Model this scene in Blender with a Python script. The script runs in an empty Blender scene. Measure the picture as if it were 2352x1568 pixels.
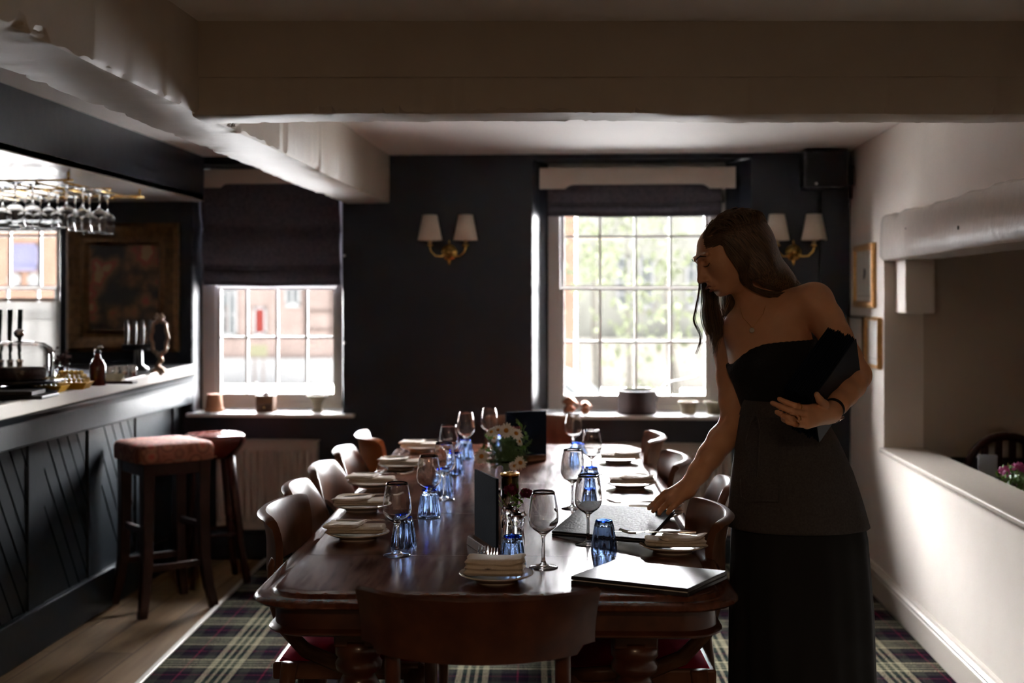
import bpy, bmesh, math, random
import numpy as np
from mathutils import Vector, Matrix, Euler
random.seed(7)
PI = math.pi
COL = bpy.context.scene.collection
SC = bpy.context.scene
# ---------------------------------------------------------------- camera
F = 2900.0                 # focal length in pixels of the 2352 frame
HOR = 687.0                # horizon row
YAW = math.atan(184 / F)
CAMZ = 1.36
cam_data = bpy.data.cameras.new('camera')
cam = bpy.data.objects.new('camera', cam_data)
COL.objects.link(cam)
cam.location = (0, 0, CAMZ)
cam.rotation_euler = (PI / 2, 0, YAW)
cam_data.sensor_width = 36
cam_data.lens = 36 * F / 2352
cam_data.shift_y = -(784 - HOR) / 2352
cam_data.clip_start = 0.05
cam_data.clip_end = 300
cam_data.dof.use_dof = True
cam_data.dof.focus_distance = 3.1
cam_data.dof.aperture_fstop = 2.8
SC.camera = cam
# ---------------------------------------------------------------- world, lights, exposure
SKY = 96
world = bpy.data.worlds.new('overcast_sky')
SC.world = world
world.use_nodes = True
wn = world.node_tree
bg = wn.nodes['Background']
bg.inputs['Strength'].default_value = SKY
_tc = wn.nodes.new('ShaderNodeTexCoord')
_sep = wn.nodes.new('ShaderNodeSeparateXYZ')
_rmp = wn.nodes.new('ShaderNodeValToRGB')
_rmp.color_ramp.elements[0].position = 0.0
_rmp.color_ramp.elements[0].color = (1.0, 0.97, 0.96, 1)
_rmp.color_ramp.elements[1].position = 0.6
_rmp.color_ramp.elements[1].color = (0.94, 0.95, 1.0, 1)
wn.links.new(_tc.outputs['Generated'], _sep.inputs[0])
wn.links.new(_sep.outputs['Z'], _rmp.inputs['Fac'])
wn.links.new(_rmp.outputs['Color'], bg.inputs['Color'])


def area(name, loc, rot, sx, sy, power, color, portal=False):
    l = bpy.data.lights.new(name, 'AREA')
    l.shape = 'RECTANGLE'
    l.size = sx
    l.size_y = sy
    l.energy = power
    l.color = color
    if portal:
        l.cycles.is_portal = True
    o = bpy.data.objects.new(name, l)
    COL.objects.link(o)
    o.location = loc
    o.rotation_euler = rot
    return o


sun_data = bpy.data.lights.new('sun', 'SUN')
sun_data.energy = 590
sun_data.angle = math.radians(12)
sun_data.color = (1.0, 0.96, 0.92)
sun = bpy.data.objects.new('sun', sun_data)
COL.objects.link(sun)
sun.rotation_euler = Vector((0.30, 0.10, 0.95)).to_track_quat('Z', 'Y').to_euler()
# window portals: they only guide the sky's own light in through the three openings
area('window_portal', (-1.36, 6.86, 1.25), (-PI / 2, 0, 0), 0.95, 1.1, 1, (1, 1, 1), True)
area('window_portal', (0.58, 6.86, 1.28), (-PI / 2, 0, 0), 1.2, 1.2, 1, (1, 1, 1), True)
area('window_portal', (-3.0, 6.86, 1.3), (-PI / 2, 0, 0), 1.2, 1.1, 1, (1, 1, 1), True)
# the room goes on behind the camera: unseen warm fill light added there
area('rear_fill_light', (0.1, -0.6, 2.05), (0, 0, 0), 0.5, 0.5, 14.5, (1.0, 0.68, 0.42))
SC.view_settings.view_transform = 'Standard'
SC.view_settings.look = 'None'
SC.view_settings.gamma = 1
SC.view_settings.use_curve_mapping = False
SC.view_settings.exposure = 1.1
cy = SC.cycles
cy.use_denoising = True
cy.max_bounces = 12
cy.diffuse_bounces = 5
cy.glossy_bounces = 5
cy.transmission_bounces = 12
cy.transparent_max_bounces = 16
cy.caustics_reflective = False
cy.caustics_refractive = True
cy.sample_clamp_indirect = 6


# ---------------------------------------------------------------- measuring helpers
def cw(xc, D, z):
    """camera-side offset xc, distance D, height z -> world point"""
    return Vector((xc * math.cos(YAW) - D * math.sin(YAW), D * math.cos(YAW) + xc * math.sin(YAW), z))


def P(px, py, D):
    return cw((px - 1176) / F * D, D, CAMZ + (HOR - py) / F * D)


def onz(px, py, z):
    D = (z - CAMZ) * F / (HOR - py)
    return P(px, py, D)


def ony(px, py, Y):
    k = (px - 1176) / F
    return P(px, py, Y / (math.cos(YAW) + k * math.sin(YAW)))


def onx(px, py, X):
    k = (px - 1176) / F
    return P(px, py, X / (k * math.cos(YAW) - math.sin(YAW)))


# ---------------------------------------------------------------- materials
MATS = {}


def srgb(r, g, b):
    f = lambda c: c / 12.92 if c <= 0.04045 else ((c + 0.055) / 1.055) ** 2.4
    return (f(r / 255), f(g / 255), f(b / 255))


def mat(name, col, rough=0.5, metal=0.0, vary=0.0, vscale=6.0, bump=0.0, bscale=60.0, spec=0.5, stretch=None,
        coat=0.0, sheen=0.0, col2=None, rvary=0.0, trans=0.0, ior=1.45, alpha=None, sss=0.0, space='Object', bdist=0.004):
    if name in MATS:
        return MATS[name]
    m = bpy.data.materials.new(name)
    m.use_nodes = True
    nt = m.node_tree
    b = nt.nodes['Principled BSDF']
    b.inputs['Base Color'].default_value = (*col, 1)
    b.inputs['Roughness'].default_value = rough
    b.inputs['Metallic'].default_value = metal
    b.inputs['Specular IOR Level'].default_value = spec
    b.inputs['Coat Weight'].default_value = coat
    b.inputs['Coat Roughness'].default_value = 0.06
    b.inputs['Sheen Weight'].default_value = sheen
    b.inputs['Transmission Weight'].default_value = trans
    b.inputs['IOR'].default_value = ior
    if sss:
        b.inputs['Subsurface Weight'].default_value = sss
        b.inputs['Subsurface Radius'].default_value = (0.012, 0.005, 0.003)
    tc = nt.nodes.new('ShaderNodeTexCoord')
    mp = nt.nodes.new('ShaderNodeMapping')
    nt.links.new(tc.outputs[space], mp.inputs['Vector'])
    if stretch:
        mp.inputs['Scale'].default_value = stretch
    if vary or col2 or rvary:
        n = nt.nodes.new('ShaderNodeTexNoise')
        n.inputs['Scale'].default_value = vscale
        n.inputs['Detail'].default_value = 6
        nt.links.new(mp.outputs[0], n.inputs['Vector'])
        r = nt.nodes.new('ShaderNodeValToRGB')
        r.color_ramp.elements[0].position = 0.32
        r.color_ramp.elements[1].position = 0.68
        c2 = col2 if col2 else tuple(min(1, c * (1 + vary)) for c in col)
        c1 = col if col2 else tuple(c * (1 - vary) for c in col)
        r.color_ramp.elements[0].color = (*c1, 1)
        r.color_ramp.elements[1].color = (*c2, 1)
        nt.links.new(n.outputs['Fac'], r.inputs['Fac'])
        nt.links.new(r.outputs['Color'], b.inputs['Base Color'])
        if rvary:
            mr = nt.nodes.new('ShaderNodeMapRange')
            mr.inputs['From Min'].default_value = 0.3
            mr.inputs['From Max'].default_value = 0.7
            mr.inputs['To Min'].default_value = max(0, rough - rvary)
            mr.inputs['To Max'].default_value = rough + rvary
            nt.links.new(n.outputs['Fac'], mr.inputs['Value'])
            nt.links.new(mr.outputs[0], b.inputs['Roughness'])
    if bump:
        n2 = nt.nodes.new('ShaderNodeTexNoise')
        n2.inputs['Scale'].default_value = bscale
        n2.inputs['Detail'].default_value = 4
        nt.links.new(mp.outputs[0], n2.inputs['Vector'])
        bp = nt.nodes.new('ShaderNodeBump')
        bp.inputs['Strength'].default_value = bump
        bp.inputs['Distance'].default_value = bdist
        nt.links.new(n2.outputs['Fac'], bp.inputs['Height'])
        nt.links.new(bp.outputs[0], b.inputs['Normal'])
    MATS[name] = m
    return m


def glass_mat(name, col=(1, 1, 1), ior=1.45, rough=0.0):
    if name in MATS:
        return MATS[name]
    m = bpy.data.materials.new(name)
    m.use_nodes = True
    nt = m.node_tree
    nt.nodes.remove(nt.nodes['Principled BSDF'])
    g = nt.nodes.new('ShaderNodeBsdfGlass')
    g.inputs['Color'].default_value = (*col, 1)
    g.inputs['IOR'].default_value = ior
    g.inputs['Roughness'].default_value = rough
    nt.links.new(g.outputs[0], nt.nodes['Material Output'].inputs['Surface'])
    MATS[name] = m
    return m


def pane_mat(name, tint=(0.97, 0.98, 0.98)):
    """thin flat glass: lets light straight through and mirrors a little of it"""
    if name in MATS:
        return MATS[name]
    m = bpy.data.materials.new(name)
    m.use_nodes = True
    nt = m.node_tree
    nt.nodes.remove(nt.nodes['Principled BSDF'])
    t = nt.nodes.new('ShaderNodeBsdfTransparent')
    t.inputs['Color'].default_value = (*tint, 1)
    g = nt.nodes.new('ShaderNodeBsdfGlossy')
    g.inputs['Roughness'].default_value = 0.02
    fr = nt.nodes.new('ShaderNodeFresnel')
    fr.inputs['IOR'].default_value = 1.45
    mx = nt.nodes.new('ShaderNodeMixShader')
    nt.links.new(fr.outputs[0], mx.inputs[0])
    nt.links.new(t.outputs[0], mx.inputs[1])
    nt.links.new(g.outputs[0], mx.inputs[2])
    nt.links.new(mx.outputs[0], nt.nodes['Material Output'].inputs['Surface'])
    MATS[name] = m
    return m


M_cream = mat('cream_wall_paint', (0.76, 0.69, 0.61), 0.42, vary=0.06, vscale=2.5, bump=0.35, bscale=9, spec=0.4, bdist=0.006)
M_ceil = mat('white_ceiling_paint', (0.90, 0.86, 0.81), 0.6, vary=0.03, vscale=2, bump=0.15, bscale=12)
M_beam = mat('cream_beam_gloss_paint', (0.50, 0.43, 0.345), 0.42, vary=0.05, vscale=4, bump=0.5, bscale=14, spec=0.4, bdist=0.004)
M_navy = mat('navy_wall_paint', (0.009, 0.012, 0.020), 0.40, vary=0.12, vscale=4, bump=0.25, bscale=22, spec=0.55, bdist=0.004)
M_barblue = mat('blue_grey_bar_paint', (0.011, 0.017, 0.023), 0.42, vary=0.08, vscale=5, bump=0.15, bscale=30, spec=0.5)
M_white = mat('white_gloss_paint', (0.78, 0.77, 0.75), 0.3, vary=0.03, vscale=5)
M_pelmet = mat('cream_pelmet_paint', (0.80, 0.73, 0.65), 0.45, vary=0.04, vscale=5)
M_blind = mat('charcoal_linen', (0.090, 0.085, 0.108), 0.85, vary=0.25, vscale=60, stretch=(1, 1, 1), bump=0.4, bscale=300, sheen=0.15)
M_rad = mat('radiator_cream_enamel', (0.42, 0.36, 0.31), 0.35)
M_brass = mat('aged_brass', (0.78, 0.50, 0.16), 0.25, 1.0, vary=0.15, vscale=40)
M_shade = mat('ivory_shade_cloth', (0.80, 0.72, 0.60), 0.9, vary=0.04, vscale=120, bump=0.2, bscale=400)
M_black = mat('black_plastic', (0.012, 0.012, 0.013), 0.35)
M_mahog = mat('dark_mahogany_polish', (0.060, 0.018, 0.010), 0.20, col2=(0.115, 0.036, 0.018), vscale=7, stretch=(9, 1.0, 9),
              rvary=0.05, bump=0.03, bscale=20, spec=0.34, bdist=0.002)
M_mahog2 = mat('reddish_mahogany', (0.045, 0.013, 0.008), 0.30, col2=(0.085, 0.027, 0.013), vscale=8, stretch=(2.5, 2.5, 2.5), coat=0.25)
M_chair = mat('chair_walnut_polish', (0.085, 0.034, 0.017), 0.36, col2=(0.150, 0.064, 0.034), vscale=9, stretch=(2, 2, 1), spec=0.2, bump=0.1, bscale=25, bdist=0.002)
M_stoolw = mat('dark_stool_wood', (0.022, 0.008, 0.006), 0.4, col2=(0.04, 0.014, 0.010), vscale=10, spec=0.25)
M_linen = mat('natural_linen', (0.62, 0.55, 0.46), 0.9, vary=0.05, vscale=200, bump=0.35, bscale=420, sheen=0.1)
M_china = mat('stoneware_glaze', (0.58, 0.53, 0.46), 0.16, vary=0.05, vscale=20, coat=0.3)
M_steel = mat('polished_steel', (0.72, 0.70, 0.67), 0.16, 1.0)
M_glass = glass_mat('clear_glass')
M_blueglass = glass_mat('cobalt_tinted_glass', (0.76, 0.85, 0.985))
M_bluerim = glass_mat('cobalt_glass_base', (0.10, 0.24, 0.85))
M_leather = mat('black_grained_leather', (0.014, 0.015, 0.018), 0.50, bump=0.55, bscale=130, spec=0.3, vary=0.1, vscale=30, stretch=(1, 1.8, 1))
M_leather2 = mat('smooth_black_leather', (0.020, 0.019, 0.020), 0.34, bump=0.12, bscale=180, spec=0.28)
M_navycard = mat('navy_menu_cover', (0.008, 0.013, 0.024), 0.8, spec=0.06, bump=0.15, bscale=200)
M_paper = mat('menu_paper', (0.72, 0.70, 0.66), 0.8)
M_red = mat('crimson_velvet', (0.34, 0.006, 0.035), 0.95, vary=0.15, vscale=14, spec=0.1)
M_greenleaf = mat('leaf_green', (0.11, 0.21, 0.04), 0.5, vary=0.4, vscale=30)
M_darkleaf = mat('dark_feathery_green', (0.075, 0.125, 0.040), 0.6, vary=0.35, vscale=40)
M_petal = mat('white_petal', (0.80, 0.76, 0.68), 0.6)
M_yolk = mat('daisy_centre_yellow', (0.55, 0.24, 0.03), 0.8, bump=0.6, bscale=400)
M_plum = mat('plum_petal', (0.13, 0.012, 0.045), 0.6, vary=0.35, vscale=60)
M_pane = pane_mat('window_glass')
M_terra = mat('terracotta', (0.36, 0.15, 0.07), 0.8, vary=0.2, vscale=18)
M_stonepot = mat('weathered_stone_pot', (0.34, 0.28, 0.19), 0.85, vary=0.25, vscale=30, bump=0.4, bscale=60)
M_copper = mat('tarnished_copper', (0.30, 0.12, 0.07), 0.3, 1.0, vary=0.4, vscale=14)
M_oldwood = mat('old_brown_wood', (0.10, 0.045, 0.022), 0.6, spec=.15, vary=0.3, vscale=10, stretch=(1, 1, 4))


# ---------------------------------------------------------------- mesh building
class MB:
    def __init__(s):
        s.v = []
        s.f = []

    def add(s, vs, fs, M=None):
        n = len(s.v)
        for p in vs:
            p = Vector(p)
            s.v.append(tuple(M @ p) if M is not None else tuple(p))
        s.f += [tuple(i + n for i in f) for f in fs]
        return s

    def box(s, x0, x1, y0, y1, z0, z1, M=None):
        return s.add([(x0, y0, z0), (x1, y0, z0), (x1, y1, z0), (x0, y1, z0), (x0, y0, z1), (x1, y0, z1), (x1, y1, z1), (x0, y1, z1)],
                     [(3, 2, 1, 0), (4, 5, 6, 7), (0, 1, 5, 4), (1, 2, 6, 5), (2, 3, 7, 6), (3, 0, 4, 7)], M)

    def hexa(s, b4, t4):
        return s.add(list(b4) + list(t4), [(3, 2, 1, 0), (4, 5, 6, 7), (0, 1, 5, 4), (1, 2, 6, 5), (2, 3, 7, 6), (3, 0, 4, 7)])

    def grid(s, rows, close_u=False, close_v=False, M=None, flip=False):
        """rows: list of equal-length point lists"""
        nr, nc = len(rows), len(rows[0])
        vs = [p for r in rows for p in r]
        fs = []
        for i in range(nr if close_v else nr - 1):
            for j in range(nc if close_u else nc - 1):
                a = i * nc + j
                b = i * nc + (j + 1) % nc
                c = ((i + 1) % nr) * nc + (j + 1) % nc
                d = ((i + 1) % nr) * nc + j
                fs.append((a, d, c, b) if flip else (a, b, c, d))
        return s.add(vs, fs, M)

    def lathe(s, prof, n=32, M=None, lobes=0, amp=0.0, lz=None):
        """prof: list of (r, z), bottom to top order; closed shape when ends have r=0"""
        rows = []
        for (r, z) in prof:
            row = []
            for k in range(n):
                a = 2 * PI * k / n
                rr = r
                if lobes and (lz is None or lz[0] <= z <= lz[1]):
                    rr = r * (1 + amp * math.cos(lobes * a))
                row.append((rr * math.cos(a), rr * math.sin(a), z))
            rows.append(row)
        return s.grid(rows, close_u=True, M=M)

    def tube(s, pts, r, n=8, caps=True, flat=None, M=None):
        """round tube through points; r number or list; flat=(a,b) scale of the two cross axes"""
        pts = [Vector(p) for p in pts]
        N = len(pts)
        rs = r if isinstance(r, (list, tuple)) else [r] * N
        rows = []
        up = None
        for i, p in enumerate(pts):
            t = (pts[min(i + 1, N - 1)] - pts[max(i - 1, 0)])
            if t.length < 1e-9:
                t = Vector((0, 0, 1))
            t.normalize()
            if up is None:
                up = Vector((0, 0, 1)) if abs(t.z) < 0.9 else Vector((0, 1, 0))
            a = (up - t * up.dot(t))
            if a.length < 1e-6:
                a = t.orthogonal()
            a.normalize()
            up = a
            b = t.cross(a)
            fa, fb = flat if flat else (1, 1)
            rows.append([p + (a * math.cos(2 * PI * k / n) * fa + b * math.sin(2 * PI * k / n) * fb) * rs[i] for k in range(n)])
        base = len(s.v)
        s.grid(rows, close_u=True, M=M)
        if caps:
            s.f.append(tuple(base + k for k in range(n))[::-1])
            s.f.append(tuple(base + (N - 1) * n + k for k in range(n)))
        return s

    def build(s, name, m, parent=None, smooth=False, bevel=0.0, subd=0, seg=2, solid=0.0):
        me = bpy.data.meshes.new(name)
        me.from_pydata(s.v, [], s.f)
        me.validate()
        bm = bmesh.new()
        bm.from_mesh(me)
        bmesh.ops.recalc_face_normals(bm, faces=bm.faces)
        bm.to_mesh(me)
        bm.free()
        me.materials.append(m)
        o = bpy.data.objects.new(name, me)
        COL.objects.link(o)
        if parent is not None:
            o.parent = parent
        if smooth:
            for p in me.polygons:
                p.use_smooth = True
        if solid:
            md = o.modifiers.new('solid', 'SOLIDIFY')
            md.thickness = solid
            md.offset = 0
        if bevel:
            md = o.modifiers.new('bevel', 'BEVEL')
            md.width = bevel
            md.segments = seg
            md.limit_method = 'ANGLE'
            md.angle_limit = math.radians(40)
            md.harden_normals = False
        if subd:
            md = o.modifiers.new('subd', 'SUBSURF')
            md.levels = subd
            md.render_levels = subd
        return o


def smooth_angle(o, deg=35):
    me = o.data
    for p in me.polygons:
        p.use_smooth = True
    try:
        me.set_sharp_from_angle(angle=math.radians(deg))
    except Exception:
        pass
    return o


def tag(o, label=None, cat=None, group=None, kind=None):
    if label:
        o['label'] = label
    if cat:
        o['category'] = cat
    if group:
        o['group'] = group
    if kind:
        o['kind'] = kind
    return o


def empty(name, loc, rz=0.0, label=None, cat=None, group=None):
    o = bpy.data.objects.new(name, None)
    COL.objects.link(o)
    o.location = loc
    o.rotation_euler = (0, 0, rz)
    o.empty_display_size = 0.05
    return tag(o, label, cat, group)


def kids(o):
    return [c for c in bpy.data.objects if c.parent == o]


def copy_tree(o, loc=None, rz=None, label=None, group=None, scale=None):
    def rec(a, par):
        c = a.copy()
        COL.objects.link(c)
        c.parent = par
        for k in kids(a):
            rec(k, c)
        return c
    c = rec(o, None)
    if loc is not None:
        c.location = loc
    if rz is not None:
        c.rotation_euler = (0, 0, rz)
    if label:
        c['label'] = label
    if group:
        c['group'] = group
    if scale:
        c.scale = (scale,) * 3
    return c


def struct(name, mb, m, parent=None, **k):
    o = mb.build(name, m, parent, **k)
    if parent is None:
        o['kind'] = 'structure'
    return o


def T(x, y, z, rz=0.0, s=1.0):
    return Matrix.Translation((x, y, z)) @ Matrix.Rotation(rz, 4, 'Z') @ Matrix.Scale(s, 4)
# ================================================================ ROOM SHELL
CEIL = CAMZ + 0.746
WY = 6.5
XR = 1.298
BEAMZ = 1.858


def wood_floor_mat():
    m = mat('oak_floorboards', (0.15, 0.088, 0.040), 0.55, col2=(0.23, 0.145, 0.072), vscale=2.2, stretch=(9, 0.8, 1), bump=0.15, bscale=8, spec=.08)
    nt = m.node_tree
    b = nt.nodes['Principled BSDF']
    br = nt.nodes.new('ShaderNodeTexBrick')
    br.inputs['Scale'].default_value = 1.0
    br.inputs['Brick Width'].default_value = 1.9
    br.inputs['Row Height'].default_value = 0.16
    br.inputs['Mortar Size'].default_value = 0.002
    br.inputs['Color1'].default_value = (1, 1, 1, 1)
    br.inputs['Color2'].default_value = (0.62, 0.6, 0.58, 1)
    br.inputs['Mortar'].default_value = (0.15, 0.12, 0.1, 1)
    tc = nt.nodes.new('ShaderNodeTexCoord')
    mp = nt.nodes.new('ShaderNodeMapping')
    mp.inputs['Rotation'].default_value = (0, 0, PI / 2)
    nt.links.new(tc.outputs['Object'], mp.inputs[0])
    nt.links.new(mp.outputs[0], br.inputs['Vector'])
    mx = nt.nodes.new('ShaderNodeMix')
    mx.data_type = 'RGBA'
    mx.blend_type = 'MULTIPLY'
    mx.inputs['Factor'].default_value = 1
    src = b.inputs['Base Color'].links[0].from_socket
    nt.links.new(src, mx.inputs['A'])
    nt.links.new(br.outputs['Color'], mx.inputs['B'])
    nt.links.new(mx.outputs['Result'], b.inputs['Base Color'])
    return m


def tartan_mat():
    m = bpy.data.materials.new('tartan_carpet')
    m.use_nodes = True
    nt = m.node_tree
    b = nt.nodes['Principled BSDF']
    b.inputs['Roughness'].default_value = 0.95
    b.inputs['Specular IOR Level'].default_value = 0.0
    tc = nt.nodes.new('ShaderNodeTexCoord')
    mp = nt.nodes.new('ShaderNodeMapping')
    mp.inputs['Rotation'].default_value = (0, 0, -0.045)
    nt.links.new(tc.outputs['Object'], mp.inputs[0])
    sep = nt.nodes.new('ShaderNodeSeparateXYZ')
    nt.links.new(mp.outputs[0], sep.inputs[0])
    plum = (0.012, 0.008, 0.013, 1)
    green = (0.016, 0.026, 0.021, 1)
    dark = (0.012, 0.013, 0.016, 1)
    cream = (0.24, 0.21, 0.14, 1)
    red = (0.10, 0.012, 0.028, 1)
    brn = (0.030, 0.030, 0.025, 1)
    stops = [(0, plum), (.11, red), (.135, plum), (.25, brn), (.36, dark), (.40, cream), (.47, green), (.52, cream), (.56, green), (.62, cream),
             (.66, green), (.71, cream), (.78, dark), (.82, brn), (.93, plum)]
    outs = []
    for ax in ('X', 'Y'):
        mm = nt.nodes.new('ShaderNodeMath')
        mm.operation = 'DIVIDE'
        mm.inputs[1].default_value = 0.305
        nt.links.new(sep.outputs[ax], mm.inputs[0])
        ad = nt.nodes.new('ShaderNodeMath')
        ad.operation = 'ADD'
        ad.inputs[1].default_value = 100.33
        nt.links.new(mm.outputs[0], ad.inputs[0])
        fr = nt.nodes.new('ShaderNodeMath')
        fr.operation = 'FRACT'
        nt.links.new(ad.outputs[0], fr.inputs[0])
        r = nt.nodes.new('ShaderNodeValToRGB')
        r.color_ramp.interpolation = 'CONSTANT'
        e = r.color_ramp.elements
        e[0].position = 0
        e[0].color = stops[0][1]
        e[1].position = stops[1][0]
        e[1].color = stops[1][1]
        for p_, c_ in stops[2:]:
            q = e.new(p_)
            q.color = c_
        nt.links.new(fr.outputs[0], r.inputs['Fac'])
        outs.append(r.outputs['Color'])
    # twill: threads of the two sets show in turn
    wv = nt.nodes.new('ShaderNodeTexNoise')
    wv.inputs['Scale'].default_value = 260
    nt.links.new(tc.outputs['Object'], wv.inputs['Vector'])
    mr = nt.nodes.new('ShaderNodeMapRange')
    mr.inputs['From Min'].default_value = .4
    mr.inputs['From Max'].default_value = .6
    nt.links.new(wv.outputs['Fac'], mr.inputs['Value'])
    mx = nt.nodes.new('ShaderNodeMix')
    mx.data_type = 'RGBA'
    nt.links.new(mr.outputs[0], mx.inputs['Factor'])
    nt.links.new(outs[0], mx.inputs['A'])
    nt.links.new(outs[1], mx.inputs['B'])
    nt.links.new(mx.outputs['Result'], b.inputs['Base Color'])
    bp = nt.nodes.new('ShaderNodeBump')
    bp.inputs['Strength'].default_value = 0.6
    bp.inputs['Distance'].default_value = 0.004
    nt.links.new(wv.outputs['Fac'], bp.inputs['Height'])
    nt.links.new(bp.outputs[0], b.inputs['Normal'])
    return m


struct('floor', MB().box(-4.6, 4.2, -3.0, 6.75, -0.1, 0.0), wood_floor_mat())
# carpet lies in the floor, metal strip along its edge
_a, _b = onz(326.6, 1568, 0.012), onz(583, 1315, 0.012)
_d = (_b - _a) / (_b.y - _a.y)
cA = _a + _d * (WY - 0.02 - _a.y)
cB = _a + _d * (-3.0 - _a.y)
carp = MB().hexa([(cB.x, -3, 0.0), (XR, -3, 0.0), (XR, WY, 0.0), (cA.x, WY, 0.0)], [(cB.x, -3, 0.012), (XR, -3, 0.012), (XR, WY, 0.012), (cA.x, WY, 0.012)])
o = carp.build('tartan_carpet', tartan_mat())
tag(o, 'fitted tartan carpet in green, plum and cream checks under the long dining table', 'carpet')
st = MB()
st.hexa([(cB.x - .03, -3, 0.0), (cB.x, -3, 0.0), (cA.x, WY, 0.0), (cA.x - .03, WY, 0.0)], [(cB.x - .026, -3, 0.015), (cB.x - .004, -3, 0.015), (cA.x - .004, WY, 0.015), (cA.x - .026, WY, 0.015)])
struct('trim_1', st, mat('brushed_edge_strip', (0.32, 0.29, 0.25), 0.45, 0.7), bevel=.002)

struct('ceiling', MB().box(-4.7, XR + .25, -3.1, WY + .4, CEIL, CEIL + 0.1), M_ceil)

# ---- back wall with three splayed window openings
GY = 6.74   # where the window frames stand
w2a, w2b = ony(1222, 500, WY).x, ony(1727, 500, WY).x
w2c, w2d = ony(1259, 500, GY).x, ony(1666, 500, GY).x
w1a, w1b = ony(440, 500, WY).x, ony(788, 500, WY).x
w1c, w1d = ony(467, 500, GY).x, ony(786, 500, GY).x
w3b = ony(138, 600, WY).x
w3d = ony(139, 600, GY).x
w3a = w3b - 1.05
SILL = 0.765
holes = [(w3a, w3b, 0.90, 1.775, w3a, w3d), (w1a, w1b, SILL, 2.065, w1c, w1d), (w2a, w2b, SILL, 2.08, w2c, w2d)]
wall = MB()


def holed(Y, hs, x0, x1, z0, z1):
    xs = sorted(set([x0, x1] + [h[0] for h in hs] + [h[1] for h in hs]))
    zs = sorted(set([z0, z1] + [h[2] for h in hs] + [h[3] for h in hs]))
    for i in range(len(xs) - 1):
        for j in range(len(zs) - 1):
            cx, cz = (xs[i] + xs[i + 1]) / 2, (zs[j] + zs[j + 1]) / 2
            if any(h[0] < cx < h[1] and h[2] < cz < h[3] for h in hs):
                continue
            wall.add([(xs[i], Y, zs[j]), (xs[i + 1], Y, zs[j]), (xs[i + 1], Y, zs[j + 1]), (xs[i], Y, zs[j + 1])], [(0, 1, 2, 3)])


OY = 6.84
holed(WY, holes, -4.6, 4.2, -0.1, 2.3)
holed(OY, [(h[4], h[5], h[2], h[3]) for h in holes], -4.6, 4.2, -0.6, 3.4)
for (a, b_, z0, z1, c, d) in holes:
    n = 6
    # left and right reveals rounded at the room side
    for (xa, xb) in ((a, c), (b_, d)):
        s = 1 if xa == a else -1
        rows = [[(xa, WY, z), (xa + s * .006, WY + .012, z), (xb - (xb - xa) * .55, WY + (GY - WY) * .5, z), (xb, GY, z), (xb, OY, z)] for z in (z0, z1)]
        wall.grid(rows)
    for zz in (z0, z1):
        wall.add([(a, WY, zz), (b_, WY, zz), (d, GY, zz), (c, GY, zz)], [(0, 1, 2, 3)])
        wall.add([(c, GY, zz), (d, GY, zz), (d, OY, zz), (c, OY, zz)], [(0, 1, 2, 3)])
struct('wall_back', wall, M_navy)

# ---- right wall: half wall, pier, wall over the lintel beam; opening into the next room
JY = 5.72      # jamb of the opening
LEDGE = 0.70
XT = 1.47      # far face
rw = MB()
rw.box(XR, XT, -3.0, JY, 0, LEDGE - .02)
rw.box(XR, XT, JY, WY, 0, 2.3)
rw.box(XR, XT, -3.0, JY, 1.724, 2.3)
struct('wall_right', rw, M_cream)
# box hanging from the lintel against the jamb, as in the photo
bx_l = onx(2048, 600, XR + .05)
struct('trim_2', MB().box(XR + .045, XT - .002, 5.52, JY, 1.30, 1.53), M_cream, bevel=.006)
lg = MB().box(XR - .022, XT + .02, -3.0, JY, LEDGE - .022, LEDGE)
o = struct('trim_3', lg, mat('ledge_gloss_paint', (0.56, 0.50, 0.43), 0.22), bevel=.006)
# baseboard with a moulded cap
bb = MB()
prof = [(0, 0), (.018, 0), (.018, .105), (.012, .112), (.022, .118), (.024, .128), (.016, .136), (.012, .146), (0, .148)]
bb.grid([[(XR - p[0], y, .0 + p[1]) for p in prof] for y in (-3.0, WY)], flip=True)
struct('baseboard_right', bb, mat('baseboard_gloss', (0.62, 0.56, 0.48), 0.25), smooth=False)


def rough_beam(name, c0, c1, z0, z1, w0, w1, seed, n=90, gouge=.008, m=M_beam):
    """old hewn beam from c0 to c1 (xy), w0/w1 = half widths, lower arrises chipped"""
    rnd = random.Random(seed)
    c0, c1 = Vector((*c0, 0)), Vector((*c1, 0))
    d = (c1 - c0).normalized()
    nrm = Vector((d.y, -d.x, 0))
    rows = []
    a1 = a2 = 0.0
    for i in range(n + 1):
        t = i / n
        c = c0.lerp(c1, t)
        w = w0 + (w1 - w0) * t
        if rnd.random() < .35:
            a1 = rnd.random() ** 2 * gouge
        if rnd.random() < .35:
            a2 = rnd.random() ** 2 * gouge
        g1 = a1 + .002 + .0015 * math.sin(i * .9)
        g2 = a2 + .002 + .0015 * math.sin(i * 1.3 + 1)
        wob = .003 * math.sin(t * 9 + seed) + .002 * math.sin(t * 23 + seed)
        row = []
        for (s, h) in ((-w, z1), (-w, z0 + g1 * 2.2), (-w + g1 * 1.1, z0 + g1 * .35 + wob * .5), (-w + g1 * 1.8 + .004, z0 + wob),
                       (0, z0 + wob * 1.2), (w - g2 * 1.8 - .004, z0 + wob), (w - g2 * 1.1, z0 + g2 * .35 + wob * .5), (w, z0 + g2 * 2.2), (w, z1)):
            p = c + nrm * (s + wob * .3 * (1 if h < z1 else 0))
            row.append((p.x, p.y, h))
        rows.append(row)
    mb = MB().grid(rows, close_u=True)
    nb = len(rows[0])
    mb.f.append(tuple(range(nb)))
    mb.f.append(tuple(len(rows) * nb - 1 - k for k in range(nb)))
    return mb


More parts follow.
